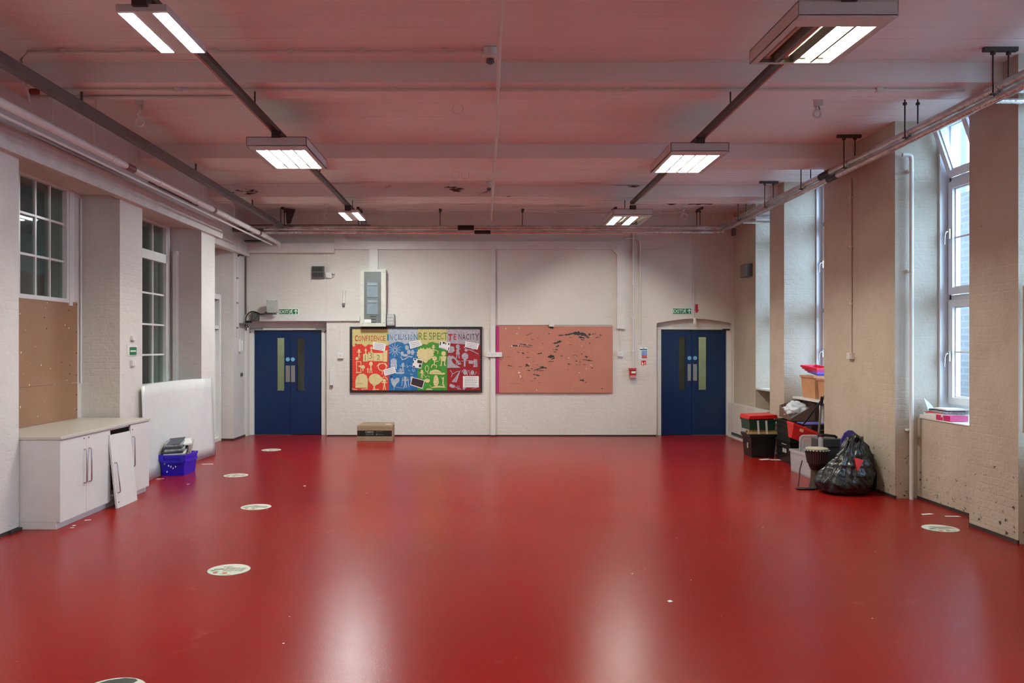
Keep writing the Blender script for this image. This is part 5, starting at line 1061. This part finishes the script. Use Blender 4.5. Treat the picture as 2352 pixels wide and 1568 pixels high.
r = root('floor_tool', (3.8, 9.5, 0), 'black metal tool lying flat on the floor before the drum', 'tool')
build('frame', MB().tube([(3.69,9.44,.012),(3.86,9.40,.012),(3.88,9.43,.012),(3.86,9.46,.012),(3.70,9.50,.012),(3.68,9.47,.012)], .009, 8, closed=True), M['black'], r); build('bar', MB().cyl((3.87,9.43,.012),(4.06,9.40,.012), .009, 8), M['black'], r)
# grey case and purple chair seat against the pier
r = root('tool_case', (4.27, 9.95, 0), 'dark grey plastic case with black handle between the drum and the pier', 'case')
build('body', MB().box(4.10,4.42,9.88,10.08,0,.545), mat('case_grey',(62,66,68),.45), r, bevel=.012); build('seam', MB().box(4.098,4.422,9.876,9.88,.44,.448), M['black'], r); build('handle', MB().tube([(4.12,9.93,.575),(4.14,9.93,.59),(4.33,9.93,.575),(4.36,9.93,.555)], .016, 10), M['black'], r)
build('bottle', MB().lathe([(.026,0),(.028,.01),(.028,.13),(.018,.15),(.016,.16)], (4.105,9.80,.42), 16), CLEAR, r := root('drink_bottle', (4.105,9.80,.42), 'clear ridged plastic bottle with dark red cap beside the grey case', 'bottle'))
build('cap', MB().lathe([(.018,.16),(.02,.165),(.018,.185)], (4.105,9.80,.42), 16), mat('maroon_cap',(80,20,28),.4), r)
build('shelf_crate', MB().box(4.06,4.15,9.75,9.86,0,.419), TUBK, None, 'narrow black box holding up the clear bottle', 'box', bevel=.006)
r = root('chair_shell', (4.45, 9.75, 0), 'purple plastic chair back standing against the wide right pier', 'chair'); q = MB(); PU = mat('purple_plastic',(62,52,140),.35)
pts = [(-.105,.0),(-.095,.25),(-.10,.42),(-.09,.52),(-.05,.60),(.0,.635),(.05,.635),(.09,.60),(.105,.52),(.09,.35),(.08,.0)]
T = Matrix.Translation((4.40,9.72,.03)) @ Matrix.Rotation(-.06,4,'X') @ Matrix.Rotation(.04,4,'Y')
build('back', MB().prism([T@Vector((a,0,b)) for a, b in pts], (0,.018,0)), PU, r, bevel=.006); build('rib', MB().box(-.06,.06,.02,.04,.05,.1,T), PU, r)
# bin bags
r = root('bin_bag', (4.18, 9.28, 0), 'shiny black bin bag gaping open, nearest in the heap, with a red thing inside', 'bin bag')
def bag(name, par, prof, c0, c1, ey, seed, folds, xmax=None, top=0.0, closed=False):
    """draped sack: rings that follow a profile, pleated towards the gathered neck and wrinkled where it sags"""
    NS = 150; NR = 70; vs = []; fs = []; zt = prof[-1][1]
    for i in range(NR+1):
        z = zt*i/NR
        for (r0, z0), (r1, z1) in zip(prof[:-1], prof[1:]):
            if z0 <= z <= z1: k = (z-z0)/(z1-z0); k = k*k*(3-2*k); rad = r0+(r1-r0)*k; break
        u = z/zt
        for j in range(NS):
            t = 2*PI*j/NS; cv = Vector((math.cos(t), math.sin(t), 0))
            n1 = noise.noise(Vector((cv.x*1.3+seed, cv.y*1.3, z*2.5)))*.22
            pl = (1-2*abs(noise.noise(Vector((cv.x*folds+seed*3, cv.y*folds, z*1.6+u*1.5)))))*.16*(.25+u)
            sag = (1-2*abs(noise.noise(Vector((cv.x*1.5, cv.y*1.5+seed, z*15+cv.x*3)))))*.06*(1-u)*min(1, z*12)
            r_ = rad*(1+n1*(1-.3*u)+pl+sag)
            x = c0[0]+(c1[0]-c0[0])*u**1.3+cv.x*r_; y = c0[1]+(c1[1]-c0[1])*u**1.3+cv.y*r_*ey
            zz = z+top*max(0, u-.6)/.4*(noise.noise(Vector((cv.x*1.7+seed, cv.y*1.7, 5)))*1.6+.35*cv.x)
            if xmax: x = min(x, xmax)
            vs.append((x, y, max(.002, zz)))
    for i in range(NR):
        for j in range(NS): fs.append([i*NS+j, i*NS+(j+1)%NS, (i+1)*NS+(j+1)%NS, (i+1)*NS+j])
    fs.append(list(range(NS))[::-1])
    if closed: fs.append([NR*NS+j for j in range(NS)])
    return build(name, MB().add(vs, fs, True), BAGK, par)
bag('bag', r, [(.20,0),(.27,.04),(.285,.13),(.265,.22),(.215,.32),(.15,.43),(.10,.53),(.085,.60)], (4.14,9.22), (4.27,9.25), .84, 3.3, 3.2, None, .10)
build('red_card', MB().prism([(4.17,9.05,.43),(4.27,9.04,.40),(4.23,9.02,.34),(4.18,9.0,.28)], (.005,.03,.0)), M['red'], None, 'bright red plastic corner poking out of the open black bin bag', 'card')
r = root('bin_bag', (4.38, 9.46, 0), 'taller dull black bin bag slumped behind the open one against the pier', 'bin bag')
bag('bag', r, [(.15,0),(.19,.05),(.20,.20),(.185,.36),(.14,.50),(.08,.60),(.02,.645)], (4.37,9.44), (4.34,9.42), 1.0, 8.1, 2.4, XR-.005, .02, True)
# window recess two: shelf, tan box, trays, poles, sack
r = root('shelf', (4.95, 11.45, .93), 'white shelf with a post in the middle right window recess', 'shelf')
build('board', MB().box(4.66,5.06,10.80,12.14,.895,.925), M['gloss'], r, bevel=.004); build('post', MB().box(4.70,4.74,11.22,11.27,0,.895), M['gloss'], r)
r = root('storage_box', (4.9, 11.8, .93), 'tan plastic storage box on the white shelf in the window recess', 'box'); TAN = mat('tan_plastic',(196,140,98),.45)
build('tub', MB().tub(4.72,5.05,11.50,12.02,.926,1.255,.035,.01,.016), TAN, r)
r = root('storage_box', (4.9, 11.3, .93), 'second tan plastic box further along the white shelf, half hidden', 'box'); build('tub', MB().tub(4.74,5.05,11.02,11.47,.926,1.23,.03,.01,.016), TAN, r)
for i, (z_, c_, lb) in enumerate(((1.258,(110,100,200),'lilac tray lowest on the tan box'),(1.285,(190,30,110),'magenta tray second on the tan box'),(1.312,(215,25,60),'red tray topmost on the tan box'))):
    T = Matrix.Translation((4.76,11.50,z_)) @ Matrix.Rotation(.10,4,'X') @ Matrix.Rotation(.1*i,4,'Z')
    build('tray', MB().tub(0,.26,0,.40,0,.055,.02,.006,.014,m=T), mat('tray_%d' % i, c_, .35), None, lb + ' in the window recess', 'tray', 'coloured trays on the tan box')
r = root('telescopic_pole', (4.55, 11.0, .6), 'black and grey telescopic pole leaning across the window recess', 'pole')
build('lower_tube', MB().cyl((4.42,11.12,.60),(4.66,10.84,1.10), .013, 10), M['black'], r); build('grip', MB().cyl((4.655,10.845,1.09),(4.70,10.79,1.24), .020, 10), M['grey'], r)
r = root('mop_pole', (4.56, 11.1, 0), 'grey pole standing upright before the window recess with a black joint', 'pole'); build('tube', MB().cyl((4.56,10.97,.40),(4.58,10.90,.98), .014, 10), M['mgrey'], r); build('joint', MB().cyl((4.577,10.91,.88),(4.585,10.89,1.0), .022, 10), M['black'], r)
lump('plastic_sack', (4.86,11.12,.44), .16,.22,.30,.22,2.0,WRAP,None,label='pale translucent plastic sack under the white shelf',cat='sack')
